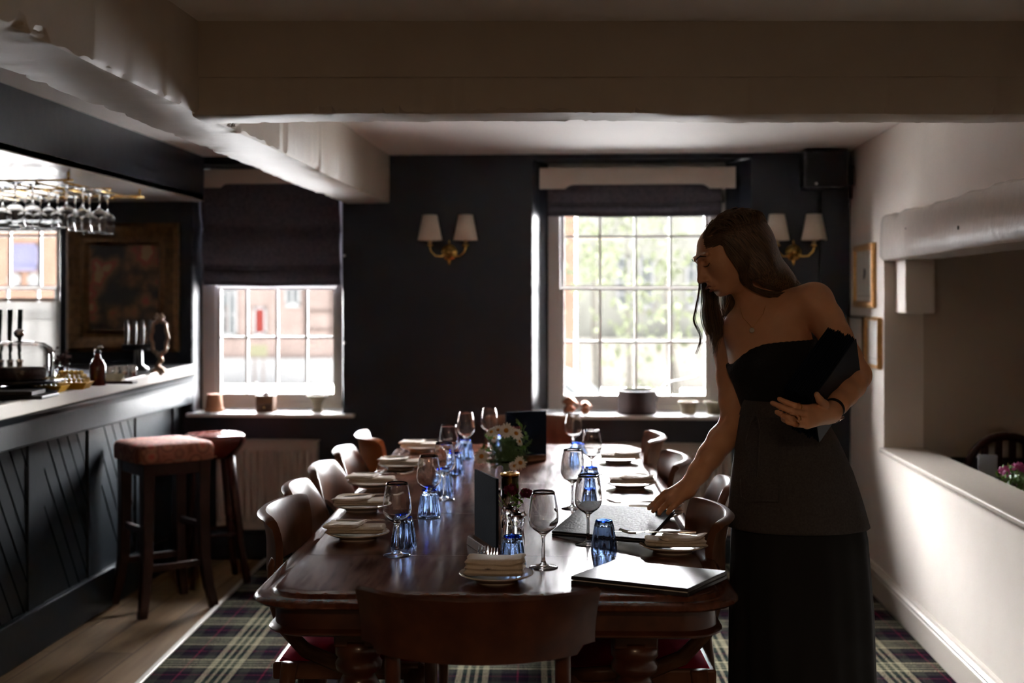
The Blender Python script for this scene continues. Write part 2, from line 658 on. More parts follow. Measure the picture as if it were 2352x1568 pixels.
# long beam over the left of the table
bl = rough_beam('x', (-1.165, -3.0), (-1.165, WY), BEAMZ, CEIL + .01, .10, .115, 3, n=420, gouge=.014)
ob = struct('trim_4', bl, M_beam)
smooth_angle(ob, 32)
# plank line along both beams (a raised casing board)
pl = MB()
# cross beam
cx0 = cw(-.86, 3.475, 0)
cx1 = cw(1.75, 3.475, 0)
XBZ = CAMZ + .498
bc = rough_beam('y', (cx0.x, cx0.y), (cx1.x, cx1.y), XBZ, CEIL + .01, .082, .082, 11, n=230, gouge=.009)
oc = struct('trim_5', bc, M_beam)
smooth_angle(oc, 32)
# casing boards: thin board on the upper half of each visible beam face, its lower edge makes the line
fb = MB()
p0, p1 = cw(-.88, 3.390, 0), cw(1.75, 3.390, 0)
n_ = Vector((p1.y - p0.y, -(p1.x - p0.x), 0)).normalized() * .004
fb.hexa([(p0.x, p0.y, 1.955), (p1.x, p1.y, 1.957), (p1.x + n_.x, p1.y + n_.y, 1.957), (p0.x + n_.x, p0.y + n_.y, 1.955)],
        [(p0.x, p0.y, CEIL), (p1.x, p1.y, CEIL), (p1.x + n_.x, p1.y + n_.y, CEIL), (p0.x + n_.x, p0.y + n_.y, CEIL)])
struct('trim_6', fb, M_beam, bevel=.0015)
struct('trim_7', MB().box(-1.066, -1.061, -3.0, 3.32, 1.955, CEIL), M_beam, bevel=.0015)
# flaking chips along the arrises (old paint lifting off the hewn edge)
ch = MB()
rnd = random.Random(5)
for i in range(34):
    y = 1.45 + i * .080 + rnd.uniform(-.03, .03)
    L = rnd.uniform(.03, .10)
    h = rnd.uniform(.010, .022)
    rows = []
    for k in range(15):
        t = k / 14
        e = min(1, 5 * min(t, 1 - t)) ** .5 * (1 + .05 * math.sin(k * 2.1 + i))
        yy = y + L * t
        rows.append([(-1.066, yy, BEAMZ + .008), (-1.066 + .006 * e, yy, BEAMZ + .010 + h * .2 * e), (-1.066 + .005 * e * (1 + .4 * math.sin(k * 5)), yy, BEAMZ + .010 + h * .8 * e), (-1.066, yy, BEAMZ + .011 + h * e)])
    ch.grid(rows)
struct('trim_8', ch, M_beam)

# lintel beam on the right wall
li = MB()
rows = []
rnd = random.Random(8)
for i in range(120):
    y = 5.72 - i * 8.2 / 119
    w = .004 * math.sin(i * .35) + .003 * math.sin(i * 1.1)
    g = rnd.random() * .006
    f = .0 if i == 0 else 1
    rows.append([(XR + .01, y, 1.53), (XR - .020 * f - .004, y, 1.532 + w * .3), (XR - .036 * f + w * .3, y, 1.548), (XR - .036 * f + w * .4, y, 1.62), (XR - .030 * f, y, 1.69 + w),
                 (XR - .022 * f - g * .4, y, 1.712 + w + g), (XR - .008 * f, y, 1.722 + w + g), (XR + .01, y, 1.728 + w)])
li.grid(rows)
li.f.append(tuple(range(8)))
li.box(XR + .008, XT - .01, -2.5, 5.70, 1.53, 1.726)
o = struct('trim_9', li, mat('lintel_white_gloss', (0.66, 0.60, 0.54), 0.26, vary=.04, vscale=8, bump=.6, bscale=26, bdist=.004))
smooth_angle(o, 40)
for (py, yy, zz) in ((0, 4.62, 1.645), (0, 5.28, 1.667)):
    pass
nl = MB()
nl.add([], [])
for (yy, zz, r) in ((4.45, 1.607, .008), (5.18, 1.645, .004)):
    nl.lathe([(0, 0), (r, 0), (r * .8, .002), (0, .003)], 12, Matrix.Translation((XR - .036, yy, zz)) @ Matrix.Rotation(-PI / 2, 4, 'Y'))
struct('trim_10', nl, mat('rusty_nail_head', (0.03, .02, .015), .6), smooth=True)

# next room beyond the opening
nr = MB()
nr.box(XT, 4.2, JY, JY + .06, 0, 2.3)
nr.box(4.15, 4.2, -3.0, JY, 0, 2.3)
struct('wall_far_right', nr, mat('taupe_wall', (0.46, 0.38, 0.30), 0.6))
struct('trim_11', MB().box(XT, 4.2, JY - .03, JY, 0, 0.66), mat('dark_wainscot', (0.03, 0.026, 0.022), .5))
c2 = MB().box(XT - .1, 4.2, -3.0, WY, 2.2, 2.3)
struct('ceiling_far_right', c2, M_ceil)
# walls behind the camera and at the bar side
struct('wall_front', MB().box(-4.6, 4.2, -3.1, -3.0, 0, 2.3), M_cream)
struct('wall_left', MB().box(-4.7, -4.6, -3.1, WY, 0, 2.3), M_navy)
# dropped bulkhead over the bar
bk = MB()
bk.box(-2.06, -2.03, -3.0, WY, 1.877, CEIL)
struct('wall_bulkhead', bk, M_navy)
struct('ceiling_bar', MB().box(-4.6, -2.03, -3.0, WY, 1.872, 1.90), mat('bar_ceiling_gloss', (0.70, 0.66, 0.62), 0.25), bevel=0)
# boxed pipe and skirting of the back wall
xa, xb = ony(1884, 500, WY - .04).x, XR
struct('trim_12', MB().box(xa, XR, WY - .045, WY, 0.0, CEIL), M_navy, bevel=.004)
bbk = MB().box(-2.1, XR, WY - .018, WY, .012, .14)
struct('baseboard_back', bbk, M_navy, bevel=.004)


# ---------------------------------------------------------------- windows
def sash_window(name, x0, x1, z0, z1, cols, bars, rail, y=GY, cl=.05, cr=.05, top=2.1):
    """bars: z of glazing bars, rail: z of the meeting rail"""
    root = empty(name, ((x0 + x1) / 2, y, z0))
    root['kind'] = 'structure'
    R = Matrix.Translation((-(x0 + x1) / 2, -y, -z0))
    fr = MB()
    fr.box(x0 - cl, x0, y - .01, y + .09, z0, z1 + .05, R)
    fr.box(x1, x1 + cr, y - .01, y + .09, z0, z1 + .05, R)
    fr.box(x0 - cl, x1 + cr, y - .01, y + .09, z1, top, R)
    fr.box(x0, x1, y - .005, y + .09, z0, z0 + .035, R)
    fr.build('window_frame', M_white, root, bevel=.003)
    sz0 = z0 + .035
    for (nm, a, b_, yy) in (('lower_sash', sz0, rail, y + .012), ('upper_sash', rail, z1, y + .042)):
        s = MB()
        t = .022
        s.box(x0, x0 + t, yy, yy + .028, a, b_, R)
        s.box(x1 - t, x1, yy, yy + .028, a, b_, R)
        s.box(x0 + t, x1 - t, yy, yy + .028, a, a + (.045 if a == sz0 else .012), R)
        s.box(x0 + t, x1 - t, yy, yy + .028, b_ - .012, b_, R)
        for c in cols:
            s.box(c - .0065, c + .0065, yy + .004, yy + .024, a, b_, R)
        for z in bars:
            if a < z < b_:
                s.box(x0 + t, x1 - t, yy + .004, yy + .024, z - .0065, z + .0065, R)
        so = s.build(nm, M_white, root, bevel=.002, seg=1)
        g = MB().box(x0 + .01, x1 - .01, yy + .013, yy + .015, a + .01, b_ - .008, R)
        g.build('glass_pane', M_pane, so)
    return root


def X_at(px, Y=GY + .03):
    return ony(px, 700, Y).x


def Z_at(px, py, Y=GY + .03):
    return ony(px, py, Y).z


w = sash_window('window_2', X_at(1287), X_at(1628), SILL + .005, Z_at(1400, 470), [X_at(p) for p in (1378, 1460, 1540)], [Z_at(1400, 543), Z_at(1400, 785)], Z_at(1400, 661), cl=X_at(1287) - w2c, cr=w2d - X_at(1628), top=2.085)
w = sash_window('window_1', X_at(500), X_at(776), SILL + .005, Z_at(600, 400), [X_at(p) for p in (568, 637, 705)], [Z_at(600, 775), Z_at(600, 541)], Z_at(600, 660), cl=.03, cr=w1d - X_at(776) + .002, top=2.07)
tr = MB().box(w1c - .002, ony(492, 700, GY).x, GY - .012, GY + .09, SILL, 2.06)
struct('trim_13', tr, M_white)
w = sash_window('window_3', w3a + .05, X_at(136), 0.905, 1.745, [X_at(p) for p in (18, 88, -52, -120)], [Z_at(60, 541), Z_at(60, 727)], Z_at(60, 661), cl=.055, cr=w3d - X_at(136) + .002, top=1.78)
# thin slatted blind standing in the lower sash of the bar window
vb = empty('venetian_blind', ((w3a + w3b) / 2, GY - .02, .93), 0, 'white slatted blind across the lower half of the bar window', 'blind')
sl = MB()
hw = (w3b - w3a) / 2 - .06
for k in range(30):
    z = .01 + k * .0136
    sl.box(-hw, hw, -.009, .009, -.0005, .0005, Matrix.Translation((0, 0, z + .005)) @ Matrix.Rotation(-.85, 4, 'X'))
sl.build('slats', M_white, vb)
MB().box(-hw, hw, -.012, .012, .418, .436).build('head_rail', M_white, vb)
# sills
for (nm, a, b_, xa, xb) in (('trim_14', 426, 812, w1a, w1b), ('trim_15', 1196, 1742, w2a, w2b)):
    s = MB()
    ya = WY - .05
    s.box(ony(a, 940, ya).x, ony(b_, 940, ya).x, ya, WY, SILL - .018, SILL + .001)
    s.hexa([(xa + .002, WY, SILL - .010), (xb - .002, WY, SILL - .010), (xb - .002, GY, SILL - .01), (xa + .03, GY, SILL - .01)],
           [(xa + .002, WY, SILL + .001), (xb - .002, WY, SILL + .001), (xb - .002, GY, SILL + .001), (xa + .03, GY, SILL + .001)])
    struct(nm, s, M_white, bevel=.003)


# ---------------------------------------------------------------- pelmets and roman blinds
def pelmet(xa, xb, ztop, zend, zmid, y, label):
    L = xb - xa
    o = empty('pelmet', ((xa + xb) / 2, y, zmid), 0, label, 'pelmet')
    s = L * .13
    pts = [(0, zend), (s, zend)] + [(s + s * .33 * t, zend + (zmid - zend) * (math.sin(t * PI / 2))) for t in (.25, .5, .75, 1)]
    pts += [(L - q[0], q[1]) for q in reversed(pts[1:])] + [(L, zend), (L, ztop), (0, ztop)]
    pts = [(p[0] - L / 2, p[1] - zmid) for p in pts]
    mb = MB()
    n = len(pts)
    mb.add([(p[0], 0, p[1]) for p in pts] + [(p[0], .02, p[1]) for p in pts],
           [tuple(range(n)), tuple(range(2 * n - 1, n - 1, -1))] + [(i, (i + 1) % n, n + (i + 1) % n, n + i) for i in range(n)])
    mb.build('valance_board', M_pelmet, o, bevel=.002)
    t2 = MB().box(-L / 2, L / 2, .02, GY - y - .012, ztop - zmid - .018, ztop - zmid - .001)
    t2.build('top_board', M_pelmet, o)
    return o


PY = WY + .075
pelmet(ony(1239, 400, PY).x, ony(1690, 400, PY).x, ony(1400, 384, PY).z, ony(1400, 433, PY).z, ony(1400, 423, PY).z, PY, 'cream shaped pelmet board over the right-hand window')
PY1 = WY + .06
pelmet(ony(463, 400, PY1).x, ony(786, 400, PY1).x, ony(600, 389, PY1).z, ony(600, 430, PY1).z, ony(600, 421, PY1).z, PY1, 'cream shaped pelmet board over the left window, half hidden by the beam')


def roman_blind(xa, xb, ztop, zbot, y, folds, bulge, label):
    """folds: z heights of seams (top to bottom) where cloth gathers"""
    o = empty('roman_blind', ((xa + xb) / 2, y, zbot), 0, label, 'blind')
    mb = MB()
    rows = []
    N = 60
    zs = [ztop] + folds + [zbot]
    prof = []
    for a, b_ in zip(zs[:-1], zs[1:]):
        for k in range(10):
            t = k / 10
            prof.append((a + (b_ - a) * t, -math.sin(PI * t) ** .8 * min(.035, (a - b_) * bulge) - .004, t))
    prof.append((zbot, -.012, 1))
    for (z, d, t) in prof:
        row = []
        for i in range(N + 1):
            u = i / N
            x = -(xb - xa) / 2 + (xb - xa) * u
            sag = .006 * math.sin(PI * u) * (1 - (z - zbot) / (ztop - zbot + 1e-6))
            wr = .0022 * math.sin(u * 17 + z * 40) + .0016 * math.sin(u * 41 - z * 60)
            row.append((x, d + wr, z - zbot - sag + .0012 * math.sin(u * 13 + z * 21)))
        rows.append(row)
    mb.grid(rows)
    c = mb.build('blind_cloth', M_blind, o, smooth=True, solid=.003)
    hb = MB().box(-(xb - xa) / 2, (xb - xa) / 2, .004, .03, ztop - zbot - .03, ztop - zbot)
    hb.build('head_batten', M_blind, o)
    return o


BY = GY - .035
zf = lambda px, py: ony(px, py, BY).z
roman_blind(ony(1258, 1, BY).x, ony(1657, 1, BY).x, zf(1400, 405), zf(1400, 496), BY, [zf(1400, 468), zf(1400, 486), zf(1400, 490)], .6, 'short gathered charcoal linen roman blind at the right-hand window')
roman_blind(ony(467, 1, BY).x, ony(784, 1, BY).x, zf(600, 405), zf(600, 654), BY, [zf(600, 527), zf(600, 612), zf(600, 616), zf(600, 648)], .28, 'long charcoal linen roman blind half lowered over the left window')
# cord cleats beside the left blind
for py in (587, 787):
    q = ony(786, py, WY - .002)
    m = MB().lathe([(0, 0), (.006, 0), (.007, .006), (.004, .012), (0, .013)], 12, Matrix.Rotation(PI / 2, 4, 'X'))
    o = m.build('cord_hook', M_white, smooth=True)
    o.location = (q.x + .012, WY, q.z)
    tag(o, 'small white cord hook on the navy wall ' + ('high up beside the charcoal blind' if py == 587 else 'beside the lower panes of the left window'), 'hook')


# ---------------------------------------------------------------- radiators
def radiator(xa, xb, z0, z1, label, y=WY):
    o = empty('radiator', ((xa + xb) / 2, y - .04, z0), 0, label, 'radiator')
    L = xb - xa
    H = z1 - z0
    n = int(L / .033)
    rows_t, mb = [], MB()
    xs, ys = [], []
    for i in range(n * 6 + 1):
        t = i / 6
        ph = t % 1
        xs.append(-L / 2 + L * i / (n * 6))
        ys.append(-.028 - .013 * (0.5 - .5 * math.cos(2 * PI * ph)) ** 1.5)
    rows = [[(x, -.030, .0) for x in xs], [(x, -.030, .04) for x in xs], [(x, yv, .055) for x, yv in zip(xs, ys)],
            [(x, yv, H - .055) for x, yv in zip(xs, ys)], [(x, -.030, H - .04) for x in xs], [(x, -.030, H - .004) for x in xs], [(x, -.026, H) for x in xs], [(x, 0.02, H) for x in xs]]
    mb.grid(rows)
    mb.box(-L / 2, L / 2, -.029, .02, 0, H - .002)
    mb.build('panel', M_rad, o, smooth=False)
    MB().box(-L / 2 - .004, L / 2 + .004, -.034, .034, H, H + .008).build('top_grille', M_rad, o, bevel=.002)
    for s in (-1, 1):
        MB().box(s * L * .35 - .015, s * L * .35 + .015, .02, .0385, H * .15, H * .85).build('wall_bracket', M_rad, o)
    v = MB().tube([(L / 2 + .004, -.005, .03), (L / 2 + .03, -.005, .03), (L / 2 + .032, -.005, .0), (L / 2 + .032, -.005, -z0 + .012)], .008, 10)
    v.build('pipe', M_steel, o, smooth=True)
    return o


RY = WY - .07
radiator(ony(497, 1, RY).x, ony(728, 1, RY).x, ony(600, 1216, RY).z, ony(600, 1014, RY).z, 'cream ribbed panel radiator below the left window')
radiator(ony(1338, 1, RY).x, ony(1680, 1, RY).x, ony(600, 1216, RY).z, ony(600, 1016, RY).z, 'cream ribbed panel radiator below the right-hand window, behind the chairs')
# ================================================================ OUTSIDE
GZ = -0.7
KO = 148.0


def omat(name, c, vary=.05, vs=2.0):
    """sunlit outdoor surface, matt"""
    return mat(name, tuple(v / KO for v in srgb(*c)), 1.0, vary=vary, vscale=vs, spec=0.0)


gm = mat('pale_street_paving', (0.66, 0.65, 0.64), 0.9, vary=.08, vscale=.6)
o = MB().box(-40, 40, 6.9, 90, GZ - .2, GZ).build('street_ground', gm)
o['kind'] = 'structure'
M_brick = omat('pink_brick', (228, 205, 196), .12, 2.2)
M_brick2 = omat('orange_brick', (240, 196, 172), .12, 2.2)
M_stone = omat('pale_stone_wall', (226, 226, 214), .2, 1.6)
M_render = omat('white_render', (250, 250, 248))
M_oframe = omat('white_outdoor_joinery', (255, 255, 255))
M_oglass = omat('dark_house_glass', (170, 176, 178))
M_redpaint = omat('red_door_paint', (200, 95, 88))
M_timber = omat('dark_timber', (170, 150, 142))
M_roof = omat('slate_roof', (200, 200, 205))
M_tree = omat('street_tree_leaf', (208, 218, 180), .5, 3)
M_bark = omat('bark', (175, 170, 160))


def house(x0, x1, y, ztop, m, label, depth=6, roof=2.0):
    o = empty('house', ((x0 + x1) / 2, y, GZ), 0, label, 'house')
    hw = (x1 - x0) / 2
    MB().box(-hw, hw, 0, depth, 0, ztop - GZ).build('wall', m, o)
    r = MB().hexa([(-hw - .2, -.25, ztop - GZ), (hw + .2, -.25, ztop - GZ), (hw + .2, depth + .2, ztop - GZ), (-hw - .2, depth + .2, ztop - GZ)],
                  [(-hw - .2, depth * .45, ztop - GZ + roof), (hw + .2, depth * .45, ztop - GZ + roof), (hw + .2, depth * .55, ztop - GZ + roof), (-hw - .2, depth * .55, ztop - GZ + roof)])
    r.build('roof', M_roof, o)
    return o


def hwin(h, px0, px1, py0, py1, y, cols=2, rows=2, name='window', fm=None, gl=None):
    a, b_ = ony(px0, py0, y), ony(px1, py1, y)
    ox, oy, oz = h.location
    mb = MB()
    x0, x1, z0, z1 = a.x - ox, b_.x - ox, b_.z - oz, a.z - oz
    t = .05
    mb.box(x0, x1, -.06, .0, z0 - .06, z0, )
    mb.box(x0, x0 + t, -.05, .0, z0, z1)
    mb.box(x1 - t, x1, -.05, .0, z0, z1)
    mb.box(x0, x1, -.05, .0, z1 - t, z1)
    mb.box(x0, x1, -.05, .0, z0, z0 + t)
    for i in range(1, cols):
        c = x0 + (x1 - x0) * i / cols
        mb.box(c - t * .4, c + t * .4, -.045, .0, z0, z1)
    for i in range(1, rows):
        c = z0 + (z1 - z0) * i / rows
        mb.box(x0, x1, -.045, 0, c - t * .4, c + t * .4)
    w = mb.build(name, fm or M_oframe, h)
    MB().box(x0 + .01, x1 - .01, -.02, -.005, z0 + .01, z1 - .01).build('pane', gl or M_oglass, w)
    return w


HY = 30.0
# house seen through the right-hand window
hA = house(ony(1323, 0, HY).x, ony(2300, 0, HY).x, HY, 4.9, M_stone, 'pale stone cottage seen through the right-hand window, behind the trees')
hwin(hA, 1415, 1448, 588, 705, HY, 1, 4)
hwin(hA, 1468, 1502, 588, 705, HY, 1, 4)
hwin(hA, 1575, 1640, 588, 705, HY, 3, 4)
MB().box(ony(1418, 0, HY).x - hA.location.x, ony(1510, 0, HY).x - hA.location.x, -.25, 0, .0, 1.0).build('front_step_wall', M_render, hA)
hB = house(ony(1235, 0, HY).x, ony(1321, 0, HY - 6).x, HY - 6, 5.0, M_brick2, 'orange brick house at the left edge of the right-hand window view', depth=1.0)
# terrace seen through the left window
HY1 = 30.0
hC = house(ony(330, 0, HY1).x, ony(850, 0, HY1).x, HY1, 4.9, M_brick, 'pink brick terrace with red panels seen through the left window')
hwin(hC, 508, 545, 625, 770, HY1, 2, 3)
w_ = hwin(hC, 583, 612, 705, 768, HY1, 1, 1, name='door', fm=M_oframe, gl=M_redpaint)
hwin(hC, 655, 690, 620, 700, HY1, 2, 2)
for (px0, px1, py0, py1) in ((697, 704, 620, 775), (758, 764, 620, 775), (700, 765, 712, 717), (700, 765, 755, 759), (520, 524, 700, 760)):
    a, b_ = ony(px0, py0, HY1), ony(px1, py1, HY1)
    MB().box(a.x - hC.location.x, b_.x - hC.location.x, -.04, 0, b_.z - GZ, a.z - GZ).build('timber', M_timber, hC)
pz = ony(600, 822, HY1).z - GZ
hw_ = (ony(850, 0, HY1).x - ony(330, 0, HY1).x) / 2
MB().box(-hw_, hw_, -.12, 0, 0, pz).build('road_screen', omat('white_road_screen', (252, 252, 252)), hC)  # added white band: stands in for the road, screens the over-bright ground
MB().box(ony(1330, 0, HY).x - hA.location.x, ony(1700, 0, HY).x - hA.location.x, -.9, -.5, 0, ony(1500, 775, HY).z - GZ).build('ground_screen', omat('pale_ground_screen', (240, 234, 224), .1, 5), hA)  # added low pale screen against the over-bright street ground
a, b_ = ony(583, 792, HY1 - 1), ony(606, 818, HY1 - 1)
sg = empty('road_sign', ((a.x + b_.x) / 2, HY1 - 1, GZ), 0, 'small olive sign board on posts across the street, left window', 'sign')
MB().box(-.2, .2, -.02, .0, b_.z - GZ, a.z - GZ).build('board', omat('olive_sign', (200, 198, 165)), sg)
for s in (-1, 1):
    MB().box(s * .1 - .015, s * .1 + .015, 0, .03, 0, a.z - GZ).build('post', M_timber, sg)
# brick building seen past the bar
hD = house(ony(-420, 0, HY1).x, ony(290, 0, HY1).x, HY1 - .5, 4.9, M_brick2, 'orange brick building seen through the bar window')
hwin(hD, 22, 88, 560, 616, HY1 - .5, 1, 1, gl=omat('violet_blue_panel', (190, 190, 235)), fm=omat('blue_panel_edge', (200, 200, 238)))
hwin(hD, 20, 48, 628, 655, HY1 - .5, 1, 1, gl=M_render)
hwin(hD, 66, 92, 628, 655, HY1 - .5, 1, 1, gl=M_render)


def leaf_cloud(c, r, n, size, seed, squash=1.0):
    rnd = random.Random(seed)
    mb = MB()
    blobs = [(Vector((rnd.gauss(0, .45), rnd.gauss(0, .45), rnd.gauss(0, .45) * squash)) * r, r * rnd.uniform(.3, .55)) for _ in range(14)]
    for i in range(n):
        bc_, br_ = rnd.choice(blobs)
        v = Vector((rnd.gauss(0, 1), rnd.gauss(0, 1), rnd.gauss(0, 1))).normalized() * br_ * rnd.uniform(.6, 1.05) + bc_
        p = Vector(c) + v
        R = Euler((rnd.uniform(0, 6.28), rnd.uniform(0, 6.28), rnd.uniform(0, 6.28))).to_matrix()
        s = size * rnd.uniform(.6, 1.3)
        mb.add([p + R @ Vector(q) * s for q in ((-.5, 0, 0), (0, -.28, .06), (.5, 0, 0), (0, .28, .06))], [(0, 1, 2, 3)])
    return mb


def tree(px, y, crown_px, crown_py, r, label, seed, n=1400, th=.09):
    b = ony(px, 700, y)
    o = empty('tree', (b.x, y, GZ), 0, label, 'tree', None)
    c = ony(crown_px, crown_py, y)
    cl = (c.x - b.x, 0, c.z - GZ)
    MB().tube([(0, 0, 0), (.05, 0, .8), (cl[0] * .4, 0, cl[2] * .6), (cl[0], 0, cl[2])], [th, th * .8, th * .6, th * .25], 8).build('trunk', M_bark, o, smooth=True)
    leaf_cloud(cl, r, n, r * .16, seed).build('foliage', M_tree, o)
    return o


tree(1365, 20.4, 1365, 600, .95, 'leafy street tree at the left of the right-hand window view', 1, n=210)
tree(1545, 17.3, 1530, 640, .95, 'leafy street tree at the right of the right-hand window view', 2, n=280)
tree(1440, 22.2, 1440, 520, .9, 'tree whose high crown shows at the top of the right-hand window', 3, n=220, th=.05)
# low hedge and kerb
hq = ony(1500, 780, 20)
o = empty('shrub', (hq.x, 20, GZ), 0, 'low green shrub bed at the foot of the stone cottage', 'shrub')
leaf_cloud((0, 0, .3), .7, 500, .13, 9, .4).build('foliage', M_tree, o)
leaf_cloud((1.3, .4, .25), .5, 300, .12, 10, .4).build('blossom', omat('dull_rose_blossom', (225, 190, 180)), o)


# parked cars
def car(loc, rz, body, label):
    o = empty('car', loc, rz, label, 'car')
    L, W = 4.1, 1.7
    side = [(-2.05, .35), (-2.02, .62), (-1.85, .78), (-1.25, .90), (-.75, 1.30), (-.35, 1.42), (.55, 1.44), (1.15, 1.30), (1.65, .95), (2.0, .86), (2.05, .55), (2.02, .33)]
    mb = MB()
    rows = []
    for (f, w_) in ((-1, 1), (-.93, 1.0), (0, 1.0), (.93, 1), (1, 1)):
        k = .96 if abs(f) == 1 else 1.0
        rows.append([(x * (k if abs(x) > 1.9 else 1), f * W / 2 * (1 if z < .95 else (1 - (z - .95) * .38)), .25 + (z - .25) * (k + .0)) for (x, z) in side])
    mb.grid(rows, close_u=True)
    nb = len(side)
    mb.f.append(tuple(range(nb)))
    mb.f.append(tuple(4 * nb + k for k in range(nb))[::-1])
    mb.build('body', body, o, bevel=.03)
    g = MB()
    for s in (-1, 1):
        q = lambda x, z: (x, s * (W / 2 * (1 - (z - .95) * .38) + .006), z)
        g.add([q(-1.1, .97), q(-.1, .97), q(-.1, 1.34), q(-.62, 1.32)], [(0, 1, 2, 3)])
        g.add([q(.0, .97), q(1.3, .97), q(1.0, 1.28), q(.0, 1.34)], [(0, 1, 2, 3)])
    g.add([(-1.24, -.68, .93), (-1.24, .68, .93), (-.80, .6, 1.29), (-.80, -.6, 1.29)], [(0, 1, 2, 3)])
    g.add([(1.64, -.66, .98), (1.64, .66, .98), (1.2, .58, 1.3), (1.2, -.58, 1.3)], [(0, 1, 2, 3)])
    g.build('side_windows', M_oglass, o)
    for x in (-1.3, 1.28):
        for s in (-1, 1):
            MB().lathe([(0, -.09), (.3, -.09), (.32, -.05), (.32, .05), (.3, .09), (0, .09)], 24, Matrix.Translation((x, s * (W / 2 - .08), .32)) @ Matrix.Rotation(PI / 2, 4, 'X')).build('wheel', omat('tyre', (110, 112, 115)), o, smooth=False)
    for s in (-1, 1):
        MB().box(-2.06, -1.95, s * .62 - .16, s * .62 + .16, .58, .72).build('headlight', M_render, o, bevel=.02)
    return o


c_ = ony(1425, 800, 13)
car((c_.x - 1.35, 13.2, GZ), 3.0, omat('silver_white_car_paint', (222, 226, 230)), 'pale car parked across the street beyond the right-hand window')
# ================================================================ DINING TABLE
TZ = 0.74
tdir = (cw(.035, 5.4, 0) - cw(-.033, 2.85, 0))
TA = math.atan2(-tdir.x, tdir.y)          # table heading (rotation about z)
tF = cw(-.039, 2.632, 0)                 # middle of the front edge
TL = 2.785
TW = .49                                 # half width of the flat top
table = empty('dining_table', (tF.x, tF.y, 0), TA, 'long polished mahogany dining table with moulded edge, laid for a meal', 'table')


def rrect(w, l0, l1, r, n=6):
    pts = []
    for (cx, cy_, a0) in ((w - r, l0 + r, -90), (w - r, l1 - r, 0), (-w + r, l1 - r, 90), (-w + r, l0 + r, 180)):
        for k in range(n + 1):
            a = math.radians(a0 + 90 * k / n)
            pts.append((cx + r * math.cos(a), cy_ + r * math.sin(a)))
    return pts


# top: flat field, small step and a full thumb moulding
mb = MB()
steps = [(-.052, TZ), (-.018, TZ), (-.012, TZ - .002), (-.008, TZ - .007), (.004, TZ - .008), (.020, TZ - .010), (.030, TZ - .014), (.033, TZ - .019), (.028, TZ - .024), (.016, TZ - .027), (-.002, TZ - .028), (-.10, TZ - .028)]
rows = []
for (d, z) in steps:
    rows.append([(x, y, z) for (x, y) in rrect(TW + d, -d, TL + d, .10 + d)])
mb.grid(rows, close_u=True)
n = len(rows[0])
mb.f.append(tuple(range(n)))
mb.f.append(tuple(len(rows) * n - 1 - k for k in range(n)))
o = mb.build('tabletop', M_mahog, table)
smooth_angle(o, 48)
# seams between the loose leaves, drawn as thin dark strips
for i, v in enumerate((.42, 1.02, 1.62, 2.22)):
    MB().box(-TW + .02, TW - .02, v - .0012, v + .0012, TZ - .0002, TZ + .0002).build('leaf_seam', mat('dark_seam', (0.008, 0.004, 0.003), .5), table)
ap = MB()
rows = []
for (d, z) in ((-.014, TZ - .028), (-.014, TZ - .073), (-.008, TZ - .076), (-.003, TZ - .080), (-.003, TZ - .084), (-.010, TZ - .088), (-.03, TZ - .089)):
    rows.append([(x, y, z) for (x, y) in rrect(TW + d, -d, TL + d, .085)])
ap.grid(rows, close_u=True)
rows2 = [[(x, y, z) for (x, y) in rrect(TW - .036, .036, TL - .036, .06)] for z in (TZ - .089, TZ - .028)]
ap.grid(rows2, close_u=True)
o = ap.build('apron', M_mahog2, table)
smooth_angle(o, 40)
legp = [(0, .0), (.022, .0), (.026, .012), (.020, .03), (.030, .05), (.034, .07), (.026, .09), (.024, .12), (.034, .20), (.044, .30), (.050, .38), (.046, .43), (.034, .455),
        (.030, .47), (.044, .483), (.047, .495), (.040, .508), (.034, .52), (.05, .532), (.052, .545), (.045, .557), (.052, .565), (.052, .60), (.0, .60)]
for sx in (-1, 1):
    for v in (.16, TL - .16):
        MB().lathe(legp, 28, Matrix.Translation((sx * .305, v, .012))).build('leg', M_mahog2, table, smooth=True)
        bx = MB().box(sx * .305 - .048, sx * .305 + .048, v - .048, v + .048, .60, TZ - .028)
        bx.build('leg_block', M_mahog2, table, bevel=.004)


def tl(px, py, z=TZ):
    """pixel on plane z -> world"""
    return onz(px, py, z)


